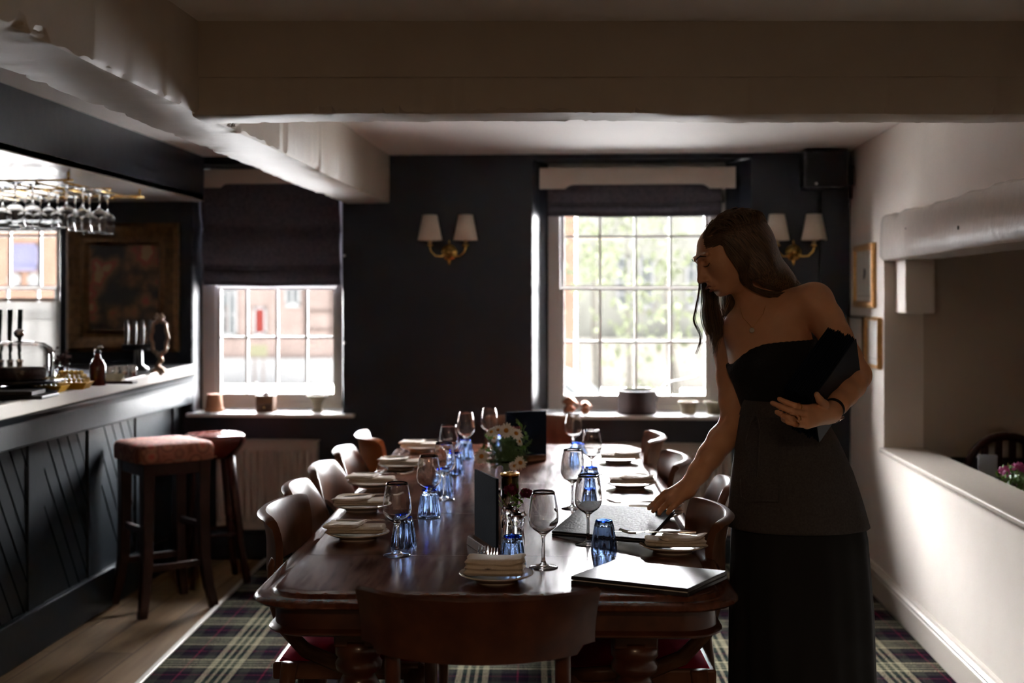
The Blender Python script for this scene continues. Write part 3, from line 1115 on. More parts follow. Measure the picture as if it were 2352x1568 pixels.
# ================================================================ CHAIRS
def chair(name, w, label, style, group=None, seat_mat=None):
    """origin on floor under the seat centre, sitter faces +y; style 'band' or 'spoon'"""
    o = empty(name, (0, 0, 0), 0, label, 'chair', group)
    hw = w / 2
    sag = w * .145
    # circle through the ends: back centre at y=-yb
    R = (hw * hw + sag * sag) / (2 * sag)
    amax = math.asin(hw / R)
    if style == 'spoon':
        amax = min(1.45, amax * 1.15)
    yb = -.20
    NA = 30
    H = .797
    rows_o, rows_i = [], []
    cy0 = yb + R
    prof_n = 9
    grid = []
    for i in range(NA + 1):
        u = -1 + 2 * i / NA
        a = u * amax
        e = abs(u)
        if style == 'band':
            zt = H - .012 * (1 - e ** 2) * 0 - .018 * max(0, e - .9) / .1 * .3
            zb = H - .145 + .012 * e * e
        elif style == 'spoon':
            zt = H - .02 * e ** 2 - .10 * max(0, e - .55) ** 1.6 / (.45 ** 1.6)
            zb = H - .115 - .16 * max(0, e - .15) ** 1.5 - .03 * e
        col = []
        pr = []
        for k in range(prof_n):
            t = k / (prof_n - 1)
            z = zb + (zt - zb) * t
            fl = .015 * max(0, t - .45) ** 2 / .3        # outward roll of the top
            pr.append((fl, z))
        thick = .019
        loop = [(f - thick / 2 + .0 + .002 * 0, z) for f, z in pr] + [(pr[-1][0] - thick * .2, pr[-1][1] + .008), (pr[-1][0] + thick * .5, pr[-1][1] + .007), (pr[-1][0] + thick * .95, pr[-1][1] - .001)] + \
               [(f + thick / 2, z) for f, z in reversed(pr[:-1])]
        for (f, z) in loop:
            rr = R + f
            col.append((rr * math.sin(a), cy0 - rr * math.cos(a), z))
        grid.append(col)
    mb = MB().grid(grid, close_u=True)
    nb = len(grid[0])
    mb.f.append(tuple(range(nb)))
    mb.f.append(tuple(len(grid) * nb - 1 - k for k in range(nb)))
    b = mb.build('backrest', M_chair, o)
    smooth_angle(b, 50)
    # side stiles: from the crest ends sweep down and forward into the seat
    ex, ey = R * math.sin(amax * .93), cy0 - R * math.cos(amax * .93)
    for s in (-1, 1):
        m1 = MB()
        ztop = H - .10 if style == 'band' else H - .20
        m1.tube([(s * ex, ey - .004, ztop), (s * (ex - .002), ey - .012, .68), (s * (ex - .004), ey - .012, .60), (s * (ex - .006), ey + .012, .53), (s * (ex - .006), ey + .07, .47), (s * (hw - .02), ey + .15, .437), (s * (hw - .02), .12, .43), (s * (hw - .025), .20, .425)],
                [.014, .015, .016, .018, .020, .021, .020, .018], 10, flat=(1.0, .75))
        m1.build('stile', M_chair, o, smooth=True)
        m2 = MB()
        m2.tube([(s * (ex - .004), -.12, .44), (s * (ex - .004), -.135, .32), (s * (ex - .004), -.15, .16), (s * (ex - .002), -.172, .0)], [.021, .019, .017, .015], 10, flat=(1, .8))
        m2.build('leg', M_chair, o, smooth=True)
        m3 = MB().lathe([(0, 0), (.012, 0), (.014, .02), (.018, .12), (.023, .26), (.026, .34), (.020, .36), (.027, .375), (.027, .43), (0, .43)], 14, Matrix.Translation((s * (hw - .035), .19, 0)))
        m3.build('leg', M_chair, o, smooth=True)
    # seat rail and upholstered seat
    sr = MB()
    outline = [(-ex + .012, -.165), (ex - .012, -.165), (hw - .028, .205), (-hw + .028, .205)]
    sr.hexa([(x, y, .395) for x, y in outline], [(x, y, .438) for x, y in outline])
    sr.build('seat_rail', M_chair, o, bevel=.006)
    se = MB()
    rows = []
    inner = [(-ex + .026, -.15), (ex - .026, -.15), (hw - .042, .198), (-hw + .042, .198)]
    NN = 10
    for j in range(NN + 1):
        v = j / NN
        row = []
        for i in range(NN + 1):
            u = i / NN
            xl = inner[0][0] + (inner[3][0] - inner[0][0]) * v
            xr = inner[1][0] + (inner[2][0] - inner[1][0]) * v
            x = xl + (xr - xl) * u
            y = inner[0][1] + (inner[3][1] - inner[0][1]) * v
            e = min(1, 4 * min(u, 1 - u)) ** .5 * min(1, 4 * min(v, 1 - v)) ** .5
            row.append((x, y, .439 + .035 * e))
        rows.append(row)
    se.grid(rows)
    se.hexa([(x, y, .4385) for x, y in inner], [(x, y, .4395) for x, y in inner])
    se.build('seat', seat_mat or M_red, o, smooth=True)
    return o


def place(c, xc, D, yaw_deg, label=None, group=None, src=None):
    p = cw(xc, D, .0135)
    rz = math.radians(yaw_deg)
    if src is None:
        c.location = p
        c.rotation_euler = (0, 0, rz)
        return c
    return copy_tree(src, p, rz, label, group)


TAD = math.degrees(TA)
G_side = 'curved-back wooden chairs along the table sides'
band = chair('dining_chair', .40, 'nearest chair on the left of the table, broad curved walnut back', 'band', G_side)
spoon = chair('dining_chair', .40, 'glossy spoon-back chair, second from the front on the left of the table', 'spoon', G_side)
LX = lambda D: -.655 + .205 + (D - 3.3) * .0
# left side: sitter faces +x (towards table): rotate so that +y -> +x
place(band, -.43, 3.33, -90 + TAD)
place(spoon, -.445, 3.745, -90 + TAD + 2)
place(None, -.435, 4.175, -90 + TAD - 2, 'glossy spoon-back chair, third from the front on the left of the table', G_side, spoon)
place(None, -.425, 4.64, -90 + TAD, 'glossy spoon-back chair, fourth from the front on the left of the table', G_side, spoon)
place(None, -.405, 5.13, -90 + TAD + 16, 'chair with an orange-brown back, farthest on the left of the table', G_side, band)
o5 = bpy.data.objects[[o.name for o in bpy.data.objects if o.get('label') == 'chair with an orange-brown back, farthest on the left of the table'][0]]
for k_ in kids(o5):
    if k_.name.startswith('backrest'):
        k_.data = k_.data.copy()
        k_.data.materials[0] = mat('orange_lit_polish', (.30, .085, .022), .36, col2=(.42, .13, .035), vscale=8)  # warm light on this chair back is put into its colour
        k_['label'] = 'orange-lit backrest'
# right side
place(None, .338, 3.27, 90 + TAD + 1, 'dark curved-back chair beside the waitress, nearest on the right of the table', G_side, band)
place(None, .445, 3.83, 90 + TAD - 4, 'spoon-back chair pulled out from the right of the table behind the waitress arm', G_side, spoon)
place(None, .385, 4.37, 90 + TAD, 'dark horseshoe-back chair, second from the far end on the right of the table', G_side, band)
place(None, .385, 5.05, 90 + TAD - 3, 'dark horseshoe-back chair, farthest on the right of the table', G_side, band)
# heads of the table
far = chair('dining_chair', .40, 'dark maroon chair at the far head of the table, behind the flowers and menu board', 'band', 'chairs at the two heads of the table')
place(far, .075, 5.72, 180 + TAD)


def front_chair():
    o = empty('dining_chair', (0, 0, 0), 0, 'wooden chair seen from behind at the near head of the table, wide crest rail', 'chair', 'chairs at the two heads of the table')
    w = .445
    hw = w / 2
    sag = .098
    R = (hw * hw + sag * sag) / (2 * sag)
    amax = math.asin(hw / R)
    cy0 = -.22 + R
    grid = []
    H = .775
    for i in range(33):
        u = -1 + i / 16
        a = u * amax
        lo = H - .150 + .03 * 0
        # lower edge dips in the middle, small step near the ends
        zb = H - .104 - .016 * (1 if abs(u) < .86 else 0) - .004 * math.cos(u * PI / 2)
        col = []
        pr = [(.016 * (t - .3) ** 2 + .01 * t, zb + (H - zb) * t) for t in (0, .2, .4, .6, .8, 1)]
        th = .021
        loop = [(f - th / 2, z) for f, z in pr] + [(pr[-1][0], H + .005)] + [(f + th / 2, z) for f, z in reversed(pr)]
        for f, z in loop:
            rr = R + f
            col.append((rr * math.sin(a), cy0 - rr * math.cos(a), z))
        grid.append(col)
    mb = MB().grid(grid, close_u=True)
    nb = len(grid[0])
    mb.f.append(tuple(range(nb)))
    mb.f.append(tuple(len(grid) * nb - 1 - k for k in range(nb)))
    b = mb.build('backrest', M_mahog2, o)
    smooth_angle(b, 45)
    for s in (-1, 1):
        x = s * .168
        y = cy0 - math.sqrt(max(0, (R - .010) ** 2 - x * x))
        m = MB()
        m.tube([(x, y + .012, H - .06), (x, y + .014, .66), (x, y + .02, .55), (x, y + .035, .46), (x, y + .03, .36), (x, y - .005, .18), (x, y - .055, .0)], [.013, .014, .015, .018, .018, .017, .014], 10, flat=(.8, 1.1))
        m.build('stile', M_mahog2, o, smooth=True)
        MB().lathe([(0, 0), (.013, 0), (.015, .02), (.020, .2), (.025, .34), (.02, .36), (.027, .375), (.027, .43), (0, .43)], 16, Matrix.Translation((s * .195, .20, 0))).build('leg', M_mahog2, o, smooth=True)
    MB().hexa([(-.19, -.15, .395), (.19, -.15, .395), (.215, .22, .395), (-.215, .22, .395)], [(-.19, -.15, .44), (.19, -.15, .44), (.215, .22, .44), (-.215, .22, .44)]).build('seat_rail', M_mahog2, o, bevel=.006)
    se = MB()
    rows = []
    for j in range(11):
        v = j / 10
        row = []
        for i in range(11):
            u = i / 10
            hwid = .178 + .024 * v
            e = min(1, 4 * min(u, 1 - u)) ** .5 * min(1, 4 * min(v, 1 - v)) ** .5
            row.append((-hwid + 2 * hwid * u, -.138 + .345 * v, .441 + .035 * e))
        rows.append(row)
    se.grid(rows)
    se.build('seat', M_red, o, smooth=True)
    # cross rail between the stiles, low
    MB().tube([(-.178, -.165, .54), (0, -.2, .55), (.178, -.165, .54)], .011, 10, flat=(1.3, .7)).build('back_rail', M_mahog2, o, smooth=True)
    return o


fc = front_chair()
p = cw(-.064, 2.63, .0135)
fc.location = p
fc.rotation_euler = (0, 0, TA)
# ================================================================ TABLEWARE
def wine_glass(name='wine_glass'):
    o = empty(name, (0, 0, 0))
    t = .0011
    outer = [(0, .0018), (.0300, .0012), (.0325, .0002), (.0334, .0004), (.0337, .0014), (.030, .0030), (.016, .0055), (.0075, .0095), (.0046, .016), (.0038, .030), (.0036, .055), (.0040, .068), (.0058, .0755), (.0125, .0812), (.0235, .0890), (.0300, .0960), (.0336, .1035), (.0350, .1110), (.0350, .1170), (.0343, .1260),
             (.0333, .1350), (.0321, .1440), (.0307, .1530), (.0291, .1620), (.0274, .1700), (.0259, .1765)]
    inner = [(.0252, .1768), (.0266, .1700), (.0283, .1620), (.0299, .1530), (.0313, .1440), (.0325, .1350), (.0335, .1260), (.0342, .1170), (.0341, .1115), (.0327, .1045), (.0291, .0972), (.0228, .0905), (.0120, .0840), (.004, .0815), (0, .0812)]
    mb = MB().lathe(outer + inner, 40)
    mb.build('bowl_and_stem', M_glass, o, smooth=True)
    return o


def tumbler(name='tumbler'):
    """fluted water glass standing upside down: rim on the table"""
    o = empty(name, (0, 0, 0))
    outer = [(.0325, 0), (.0325, .003), (.0305, .016), (.0270, .040), (.0238, .060), (.0216, .0722)]
    inner = [(.0300, .0), (.0288, .016), (.0250, .040), (.0208, .060)]
    mb = MB()
    N = 110
    rows = []
    for (r, z) in outer:
        amp = .050 if .012 < z < .066 else 0.0
        rows.append([(r * (1 + amp * math.cos(11 * a)) * math.cos(a), r * (1 + amp * math.cos(11 * a)) * math.sin(a), z) for a in [2 * PI * k / N for k in range(N)]])
    rows.append([(.0 * 1, 0, .0722)] * N)
    full = [[(0, 0, .061)] * N]
    for (r, z) in reversed(inner):
        full.append([(r * math.cos(2 * PI * k / N), r * math.sin(2 * PI * k / N), z) for k in range(N)])
    mb.grid(full + rows, close_u=True)
    b = mb.build('glass_body', M_blueglass, o, smooth=True)
    smooth_angle(b, 50)
    rim = MB().lathe([(0, .0724), (.0212, .0724), (.0208, .0742), (.0200, .0752), (.0150, .0752), (.0135, .0746), (0, .0746)], 40)
    rim.build('blue_foot', M_bluerim, o, smooth=True)
    return o


def fork():
    mb = MB()
    # handle: spatulate, thin
    pts = [(0, 0, 0), (.02, 0, .001), (.06, 0, .003), (.10, 0, .006), (.118, 0, .007), (.128, 0, .005)]
    w = [.008, .0075, .005, .0032, .0032, .008]
    rows = []
    for (p, ww) in zip(pts, w):
        rows.append([(p[0], -ww, p[2]), (p[0], 0, p[2] + .0012), (p[0], ww, p[2]), (p[0], 0, p[2] - .0012)])
    mb.grid(rows, close_u=True)
    mb.f.append((3, 2, 1, 0))
    sh = [(.128, .008, .005), (.140, .0115, .002), (.150, .012, .001)]
    mb.grid([[(x, -ww, z), (x, 0, z - .0006), (x, ww, z), (x, 0, z + .0012)] for x, ww, z in sh], close_u=True)
    for i in range(4):
        y = -.0102 + i * .0068
        mb.tube([(.149, y, .001), (.165, y, .001), (.180, y, .004), (.193, y, .0085)], [.0018, .0018, .0015, .0007], 6)
    return mb


def knife():
    mb = MB()
    mb.tube([(0, 0, .003), (.03, 0, .0035), (.085, 0, .003), (.09, 0, .003)], [.0055, .006, .0045, .003], 10, flat=(.6, 1))
    mb.hexa([(.088, -.004, .002), (.195, .001, .002), (.21, .006, .002), (.088, .007, .002)], [(.088, -.004, .0035), (.195, .001, .003), (.21, .006, .003), (.088, .007, .0035)])
    return mb


def plate_mb():
    return MB().lathe([(0, .004), (.040, .004), (.044, .0), (.048, .0), (.050, .005), (.066, .010), (.080, .0155), (.0825, .0175), (.0815, .0192), (.0775, .0188), (.063, .0125), (.052, .0088), (.046, .0072), (0, .0072)], 56)


def napkin_mb(L, W, H, seed, layers=3, curl=.01, flap=.62):
    """folded cloth: soft overlapping folds, the top one shorter"""
    rnd = random.Random(seed)
    mb = MB()
    th = H / (1 + .62 * (layers - 1))
    z = 0
    for k in range(layers):
        last = k == layers - 1
        dx, dy = rnd.uniform(-.002, .002), rnd.uniform(-.0015, .0015)
        NX, NY = 30, 14
        ph = rnd.uniform(0, 6)
        for side in (0, 1):
            rows = []
            for j in range(NY + 1):
                v = j / NY * 2 - 1
                row = []
                for i in range(NX + 1):
                    u = i / NX * 2 - 1
                    e = ((1 - abs(u) ** 14) * (1 - abs(v) ** 6)) ** .5
                    wav = .0022 * math.sin(u * 3.2 + ph) * math.cos(v * 1.7 + ph) + .0010 * math.sin(u * 8 - v * 4 + ph)
                    sag = curl * .55 * (abs(u) ** 2.2 - .15)
                    lift = (k + .5) / layers
                    Lx = L * (flap if last and layers > 1 and flap < 1 else 1 - .012 * k)
                    x = u * Lx / 2 + dx + (-(L - Lx) / 2 * .92 + .010 * v if last and flap < 1 else 0) + .0015 * math.sin(v * 5 + ph)
                    y = v * W / 2 * (1 - .02 * k) + dy + .0018 * math.sin(u * 5 + ph)
                    zz = z + th / 2 + (th * .5 * e if side else -th * .5 * e) + max(0, wav + sag) * lift * (1 if side or k else .2)
                    row.append((x, y, zz))
                rows.append(row)
            mb.grid(rows, flip=bool(side))
        z += th * .62
    return mb


wg = wine_glass()
tg = tumbler()
G_w = 'stemmed wine glasses along the dining table'
G_t = 'upturned blue-tinted tumblers along the dining table'
WG = [(1248, 1303, 'front wine glass, nearest the camera, right of the blue tumbler'),
      (912, 1275, 'wine glass nearest on the left side, before the upturned tumbler'),
      (985, 1188, 'second wine glass from the front in the left row'),
      (1020, 1147, 'third wine glass from the front in the left row, half hidden by its neighbours'),
      (1031, 1090, 'fourth wine glass from the front in the left row'),
      (1070, 1050, 'fifth wine glass from the front in the left row, against the navy wall'),
      (1124, 1036, 'tall-looking wine glass just left of the daisies, against the navy wall'),
      (1351, 1250, 'wine glass in front of the black menu on the right side'),
      (1315, 1168, 'second wine glass from the front in the right row, at the menu corner'),
      (1359, 1104, 'third wine glass from the front in the right row'),
      (1317, 1050, 'wine glass at the far right, in front of the window sill')]
for i, (px, py, lb) in enumerate(WG):
    q = tl(px, py, TZ)
    if i == 0:
        wg.location = q
        tag(wg, lb, 'wine glass', G_w)
    else:
        copy_tree(wg, q, i * .7, lb, G_w)
TG = [(1387, 1264, 'dark blue upturned tumbler between the two black menus on the right'),
      (1177, 1304, 'cobalt upturned tumbler right behind the front place setting'),
      (927, 1254, 'blue tumbler standing behind the nearest left wine glass'),
      (986, 1184, 'blue tumbler behind the second wine glass of the left row'),
      (1018, 1134, 'blue tumbler beside the third wine glass of the left row'),
      (1045, 1087, 'blue tumbler beside the fourth wine glass of the left row'),
      (1069, 1053, 'blue tumbler under the fifth wine glass of the left row'),
      (1154, 1040, 'blue tumbler partly hidden behind the daisies'),
      (1355, 1181, 'blue tumbler seen through the bowl of the wine glass at the black menu'),
      (1358, 1124, 'blue tumbler behind the right row, third from the front'),
      (1323, 1062, 'farthest blue tumbler in the right row')]
for i, (px, py, lb) in enumerate(TG):
    q = tl(px, py, TZ)
    if i == 0:
        tg.location = q
        tag(tg, lb, 'tumbler', G_t)
    else:
        copy_tree(tg, q, i * .37, lb, G_t)

# place settings
PL = [(822, 1236, 0, 'nearest setting on the left'), (831, 1171, 0, 'second setting on the left'), (857, 1118, 0, 'third setting on the left'), (920, 1076, 0, 'fourth setting on the left'), (966, 1035, 0, 'farthest setting on the left'),
      (1545, 1266, 1, 'nearest setting on the right'), (1500, 1190, 1, 'setting under the held menu on the right'), (1447, 1120, 1, 'third setting on the right'), (1420, 1062, 1, 'farthest setting on the right')]
pm = plate_mb()
G_p, G_n = 'stoneware side plates with napkins', 'folded linen napkins on the side plates'
plate0 = pm.build('side_plate', M_china, smooth=True)
smooth_angle(plate0, 60)
nap0 = napkin_mb(.150, .080, .024, 3).build('napkin', M_linen, smooth=True)
nap1 = napkin_mb(.150, .084, .022, 8, curl=.016, flap=.7).build('napkin', M_linen, smooth=True)
fk0 = fork().build('fork', M_steel, smooth=False)
kn0 = knife().build('knife', M_steel, smooth=False)
smooth_angle(fk0, 40)
first = True


def cut_in(src, loc, rz, label, cat, group, tilt=0, roll=0):
    o = src if 'label' not in src else src.copy()
    if o is not src:
        COL.objects.link(o)
    o.location = loc
    o.rotation_euler = (roll, tilt, rz)
    return tag(o, label, cat, group)


for i, (px, py, side, nm) in enumerate(PL):
    q = tl(px, py, TZ)
    cut_in(plate0, q, 0, 'small pale plate, ' + nm, 'plate', G_p)
    # napkins lie across the plate: long side across the picture
    ang = TA + (0.06 if side == 0 else -0.02) + .03 * math.sin(i * 2.1)
    ux = Vector((math.cos(ang), math.sin(ang), 0))
    uy = Vector((-math.sin(ang), math.cos(ang), 0))
    off = -.004 if side == 0 else .006
    cut_in(nap0 if i % 2 == 0 else nap1, q + ux * off + Vector((0, 0, .0165)), ang + (PI if side else 0), 'folded beige linen napkin, ' + nm, 'napkin', G_n)
    # fork and knife lie on the napkin, tips toward the table middle
    s = 1 if side == 0 else -1
    a2 = ang + (0 if side == 0 else PI)
    zt = .0375
    base = q + ux * (-.060 * s)
    cut_in(fk0, base + uy * .010 + Vector((0, 0, zt)), a2 + .16 * s, 'steel fork on the napkin of the ' + nm, 'fork', 'steel forks laid at the place settings')
    cut_in(kn0, base + uy * .034 + Vector((0, 0, zt)), a2 + .05 * s, 'steel knife on the napkin of the ' + nm, 'knife', 'steel knives laid at the place settings')

# front setting: napkin over two forks
q = tl(1140, 1333, TZ)
cut_in(plate0, q, 0, 'small rimmed plate at the near head of the table, under the napkin and two forks', 'plate', G_p)
n2 = napkin_mb(.130, .084, .036, 21, layers=3, curl=.014, flap=1).build('napkin', M_linen, smooth=True)
n2.location = q + Vector((-.002, -.004, .0165))
n2.rotation_euler = (0, 0, TA - .05)
tag(n2, 'thick folded beige napkin lying over two forks at the near head of the table', 'napkin', G_n)
for k, (dx, lb) in enumerate(((-.038, 'left fork peeping out from under the front napkin'), (-.014, 'right fork peeping out from under the front napkin'))):
    cut_in(fk0, q + Vector((dx, -.030 - .022 * k, .036)), PI / 2 + .02, lb, 'fork', 'steel forks laid at the place settings')
# ---- vases, candle lantern, mills, menu boards
def vase_daisies():
    q = tl(1162, 1128, TZ)
    o = empty('daisy_vase', q, 0, 'glass jar of white daisies and feathery greens, in the middle of the table', 'vase')
    v = MB().lathe([(0, 0), (.032, 0), (.036, .006), (.037, .04), (.034, .07), (.026, .084), (.028, .10), (.0262, .10), (.024, .085), (.032, .069), (.035, .04), (.034, .008), (.030, .004), (0, .004)], 32)
    v.build('jar', M_glass, o, smooth=True)
    rnd = random.Random(4)
    st = MB()
    fo = MB()
    for i in range(80):
        a = rnd.uniform(0, 2 * PI)
        r = min(.085, abs(rnd.gauss(0, .054)))
        h = rnd.uniform(.11, .215) - r * .35
        top = Vector((r * math.cos(a), r * math.sin(a), h))
        base = Vector((.018 * math.cos(a + 2), .018 * math.sin(a + 2), .008))
        mid = Vector((.012 * math.cos(a), .012 * math.sin(a), .092))
        st.tube([base, mid, mid.lerp(top, .6) + Vector((0, 0, .008)), top], .0009, 5)
        # feathery foliage
        for k in range(64):
            t = rnd.uniform(.10, 1)
            p = mid.lerp(top, t)
            d = Vector((rnd.gauss(0, 1), rnd.gauss(0, 1), rnd.gauss(.4, .7))).normalized()
            L = rnd.uniform(.008, .020)
            sd = d.orthogonal().normalized() * .0013
            fo.add([p - sd, p + sd, p + d * L], [(0, 1, 2)])
    st.build('stems', M_darkleaf, o)
    f_ = fo.build('foliage', M_darkleaf, o)
    # broad light leaves
    bl_ = MB()
    for (x, y, z, s) in ((.058, -.02, .135, .016), (.050, -.01, .208, .014), (-.052, -.02, .182, .015), (.062, .0, .178, .013), (-.070, -.03, .145, .014), (.035, .02, .225, .012)):
        for k in range(6):
            R = Euler((rnd.uniform(0, 6), rnd.uniform(0, 6), rnd.uniform(0, 6))).to_matrix()
            c = Vector((x, y, z)) + Vector((rnd.gauss(0, .006), rnd.gauss(0, .006), rnd.gauss(0, .006)))
            bl_.add([c + R @ Vector(p_) * s for p_ in ((-.7, 0, 0), (-.2, -.4, .1), (.4, -.35, .12), (.8, 0, 0), (.4, .35, .12), (-.2, .4, .1))], [(0, 1, 2, 3, 4, 5)])
    bl_.build('leaves', M_greenleaf, o)
    # daisies: centre offset toward the camera, each its own part with a yellow centre
    D_ = [(-.044, -.040, .196, .021, (-.3, -.6, .7)), (-.022, -.045, .203, .018, (-.2, -.7, .5)), (.004, -.045, .201, .026, (.1, -.9, .35)), (.036, -.045, .192, .024, (.4, -.7, .6)),
          (-.075, -.045, .118, .026, (-.25, -.9, .3)), (.050, -.055, .100, .023, (.35, -.9, .15)), (.030, -.04, .088, .018, (.1, -.9, -.2)), (.046, -.03, .165, .017, (.8, -.5, .3)), (-.035, -.03, .175, .016, (-.7, -.6, .5))]
    for (x, y, z, s, nrm) in D_:
        rot = Vector(nrm).to_track_quat('Z', 'Y').to_matrix().to_4x4()
        M_ = Matrix.Translation((x, y, z)) @ rot
        mb = MB()
        npet = 17
        for k in range(npet):
            a = 2 * PI * k / npet + rnd.uniform(-.08, .08)
            L = s * rnd.uniform(.85, 1.1)
            dz = rnd.uniform(-.25, .05) * s
            w_ = s * .135
            ca, sa = math.cos(a), math.sin(a)
            pp = []
            for (r_, ww, zz) in ((.22, .5, 0), (.55, 1.0, .04), (.85, .9, .2), (1.0, .35, .4)):
                for sg_ in (-1, 1):
                    pp.append((ca * r_ * L - sa * sg_ * w_ * ww, sa * r_ * L + ca * sg_ * w_ * ww, dz * zz * 2))
            mb.add(pp, [(0, 1, 3, 2), (2, 3, 5, 4), (4, 5, 7, 6)], M_)
        d = mb.build('daisy', M_petal, o)
        MB().lathe([(s * .30, -.001), (s * .30, s * .06), (s * .22, s * .14), (0, s * .18)], 14, M_).build('flower_centre', M_yolk, d, smooth=True)
    pk = MB()
    for k in range(26):
        R = Euler((rnd.uniform(0, 6), rnd.uniform(0, 6), rnd.uniform(0, 6))).to_matrix()
        c = Vector((.034, -.025, .207)) + Vector((rnd.gauss(0, .007), rnd.gauss(0, .005), rnd.gauss(0, .003)))
        pk.add([c + R @ Vector(p_) * .004 for p_ in ((-1, 0, 0), (0, -1, 0), (1, 0, 0), (0, 1, 0))], [(0, 1, 2, 3)])
    pk.build('pink_blossom', mat('dusky_pink_petal', (.35, .10, .13), .6), o)
    return o


vase_daisies()


def vase_small():
    q = tl(1170, 1216, TZ)
    o = empty('flower_vase', q, 0, 'small glass bud vase with plum-red pompon flowers, behind the near menu board', 'vase')
    MB().lathe([(0, 0), (.018, 0), (.021, .004), (.021, .03), (.012, .052), (.013, .062), (.0118, .062), (.0108, .052), (.0195, .030), (.0195, .006), (0, .005)], 28).build('bottle', M_glass, o, smooth=True)
    rnd = random.Random(12)
    heads = [((.004, -.005, .108), .020), ((.046, -.01, .100), .016), ((-.066, .0, .112), .006), ((-.060, .0, .134), .008)]
    for (c, r) in heads:
        c = Vector(c)
        MB().tube([(0, 0, .01), (c.x * .2, c.y * .2, .055), (c.x * .7, c.y * .7, c.z * .72), c], .0011, 6).build('stem', M_greenleaf, o)
        mb = MB()
        m_ = M_plum if r > .008 or r < .007 else M_darkleaf
        for k in range(int(16000 * r) if r > .01 else 60):
            v = Vector((rnd.gauss(0, 1), rnd.gauss(0, 1), rnd.gauss(0, .8))).normalized() * r * rnd.uniform(.5, 1)
            v.z *= .75
            R = Euler((rnd.uniform(0, 6), rnd.uniform(0, 6), rnd.uniform(0, 6))).to_matrix()
            mb.add([c + v + R @ Vector(p_) * .0042 for p_ in ((-1, 0, .2), (0, -.8, 0), (1, 0, .2), (0, .8, 0))], [(0, 1, 2, 3)])
        mb.build('flower_head', m_, o)
    lf = MB()
    for k in range(26):
        a = rnd.uniform(-.6, 1.6)
        h = rnd.uniform(.055, .105)
        c = Vector((math.cos(a) * rnd.uniform(.0, .045), -rnd.uniform(0, .015), h))
        d = Vector((rnd.uniform(-.5, 1), rnd.uniform(-.5, .2), rnd.uniform(-.4, .9))).normalized()
        L = rnd.uniform(.018, .032)
        sd = d.orthogonal().normalized() * .0034
        lf.add([c, c + d * L * .5 + sd, c + d * L, c + d * L * .5 - sd], [(0, 1, 2, 3)])
    lf.build('leaves', M_greenleaf, o)
    # one pale daisy drooping to the left
    c = Vector((-.068, 0, .082))
    MB().tube([(0, 0, .05), (-.03, 0, .095), (-.055, 0, .088), c], .0009, 6).build('stem', M_greenleaf, o)
    mb = MB()
    for k in range(15):
        a = 2 * PI * k / 15
        d = Vector((-.35 + .2 * math.cos(a), math.cos(a) * .6, math.sin(a))).normalized()
        sd = d.orthogonal().normalized() * .0026
        mb.add([c, c + d * .010 + sd, c + d * .020, c + d * .010 - sd], [(0, 1, 2, 3)])
    dd = mb.build('daisy', M_petal, o)
    MB().lathe([(0, -.003), (.005, -.001), (.005, .003), (0, .005)], 10, Matrix.Translation(c)).build('flower_centre', M_yolk, dd, smooth=True)


vase_small()


def lantern():
    q = tl(1171, 1190, TZ)
    o = empty('candle_lantern', q, 0, 'glass cylinder candle holder with brass ring lid, between the two flower vases', 'candle holder')
    MB().lathe([(.0255, .003), (.0255, .122), (.0235, .122), (.0235, .003)], 36).build('glass_cylinder', M_glass, o, smooth=True)
    MB().lathe([(0, 0), (.0262, 0), (.0262, .006), (.02, .008), (0, .008)], 36).build('brass_base', M_brass, o, smooth=False)
    MB().lathe([(.011, .122), (.0275, .122), (.0275, .127), (.0255, .1295), (.012, .1285), (.011, .126)], 36).build('brass_lid', M_brass, o, smooth=True)
    c = MB().lathe([(0, .008), (.017, .008), (.017, .036), (.015, .038), (0, .0365)], 24).build('candle', mat('candle_wax_brown', (.10, .05, .02), .5), o, smooth=True)
    MB().tube([(0, 0, .036), (0, 0, .044)], .0008, 6).build('wick', M_black, c)


lantern()


def mill(px, py, label, rz):
    q = tl(px, py, TZ)
    o = empty('spice_mill', q, rz, label, 'spice mill', 'clear acrylic salt and pepper mills')
    MB().lathe([(0, 0), (.0185, 0), (.0195, .003), (.0195, .02), (.0165, .035), (.0155, .048), (.018, .056), (.0205, .062), (.0205, .066), (.0175, .071), (.0120, .078), (.0105, .0835), (0, .0835)], 30).build('acrylic_body', M_glass, o, smooth=True)
    for s in (-1, 1):
        MB().tube([(s * .008, 0, .076), (s * .019, 0, .083), (s * .0215, 0, .077), (s * .0195, 0, .069), (s * .0165, 0, .0665)], .0038, 10).build('wing', M_glass, o, smooth=True)
    MB().lathe([(0, .0835), (.004, .0845), (.0058, .089), (.004, .0935), (0, .0945)], 18).build('finial', mat('dark_chrome', (.25, .22, .2), .15, 1.0), o, smooth=True)
    return o


mill(1188, 1252, 'clear acrylic mill with crank wings, the front one of the pair by the blue tumbler', .25)
mill(1171, 1236, 'clear acrylic mill, the rear one of the pair, half hidden by the menu board', -.4)


def menu_board(pa, pb, h, label, ht=.19, block_h=.022):
    """block between table points pa and pb, board stands in it"""
    c = (pa + pb) / 2
    d = pb - pa
    rz = math.atan2(d.y, d.x)
    L = d.length
    o = empty('menu_holder', c, rz, label, 'menu holder', 'menu boards standing in wooden blocks')
    MB().hexa([(-L / 2, -.024, 0), (L / 2, -.024, 0), (L / 2, .024, 0), (-L / 2, .024, 0)], [(-L / 2, -.021, block_h), (L / 2, -.021, block_h), (L / 2, .021, block_h), (-L / 2, .021, block_h)]).build('wooden_block', M_oldwood, o, bevel=.002)
    MB().box(-L / 2 + .003, L / 2 + .008, -.0035, .0035, block_h - .008, ht).build('board', M_navycard, o, bevel=.001)
    return o


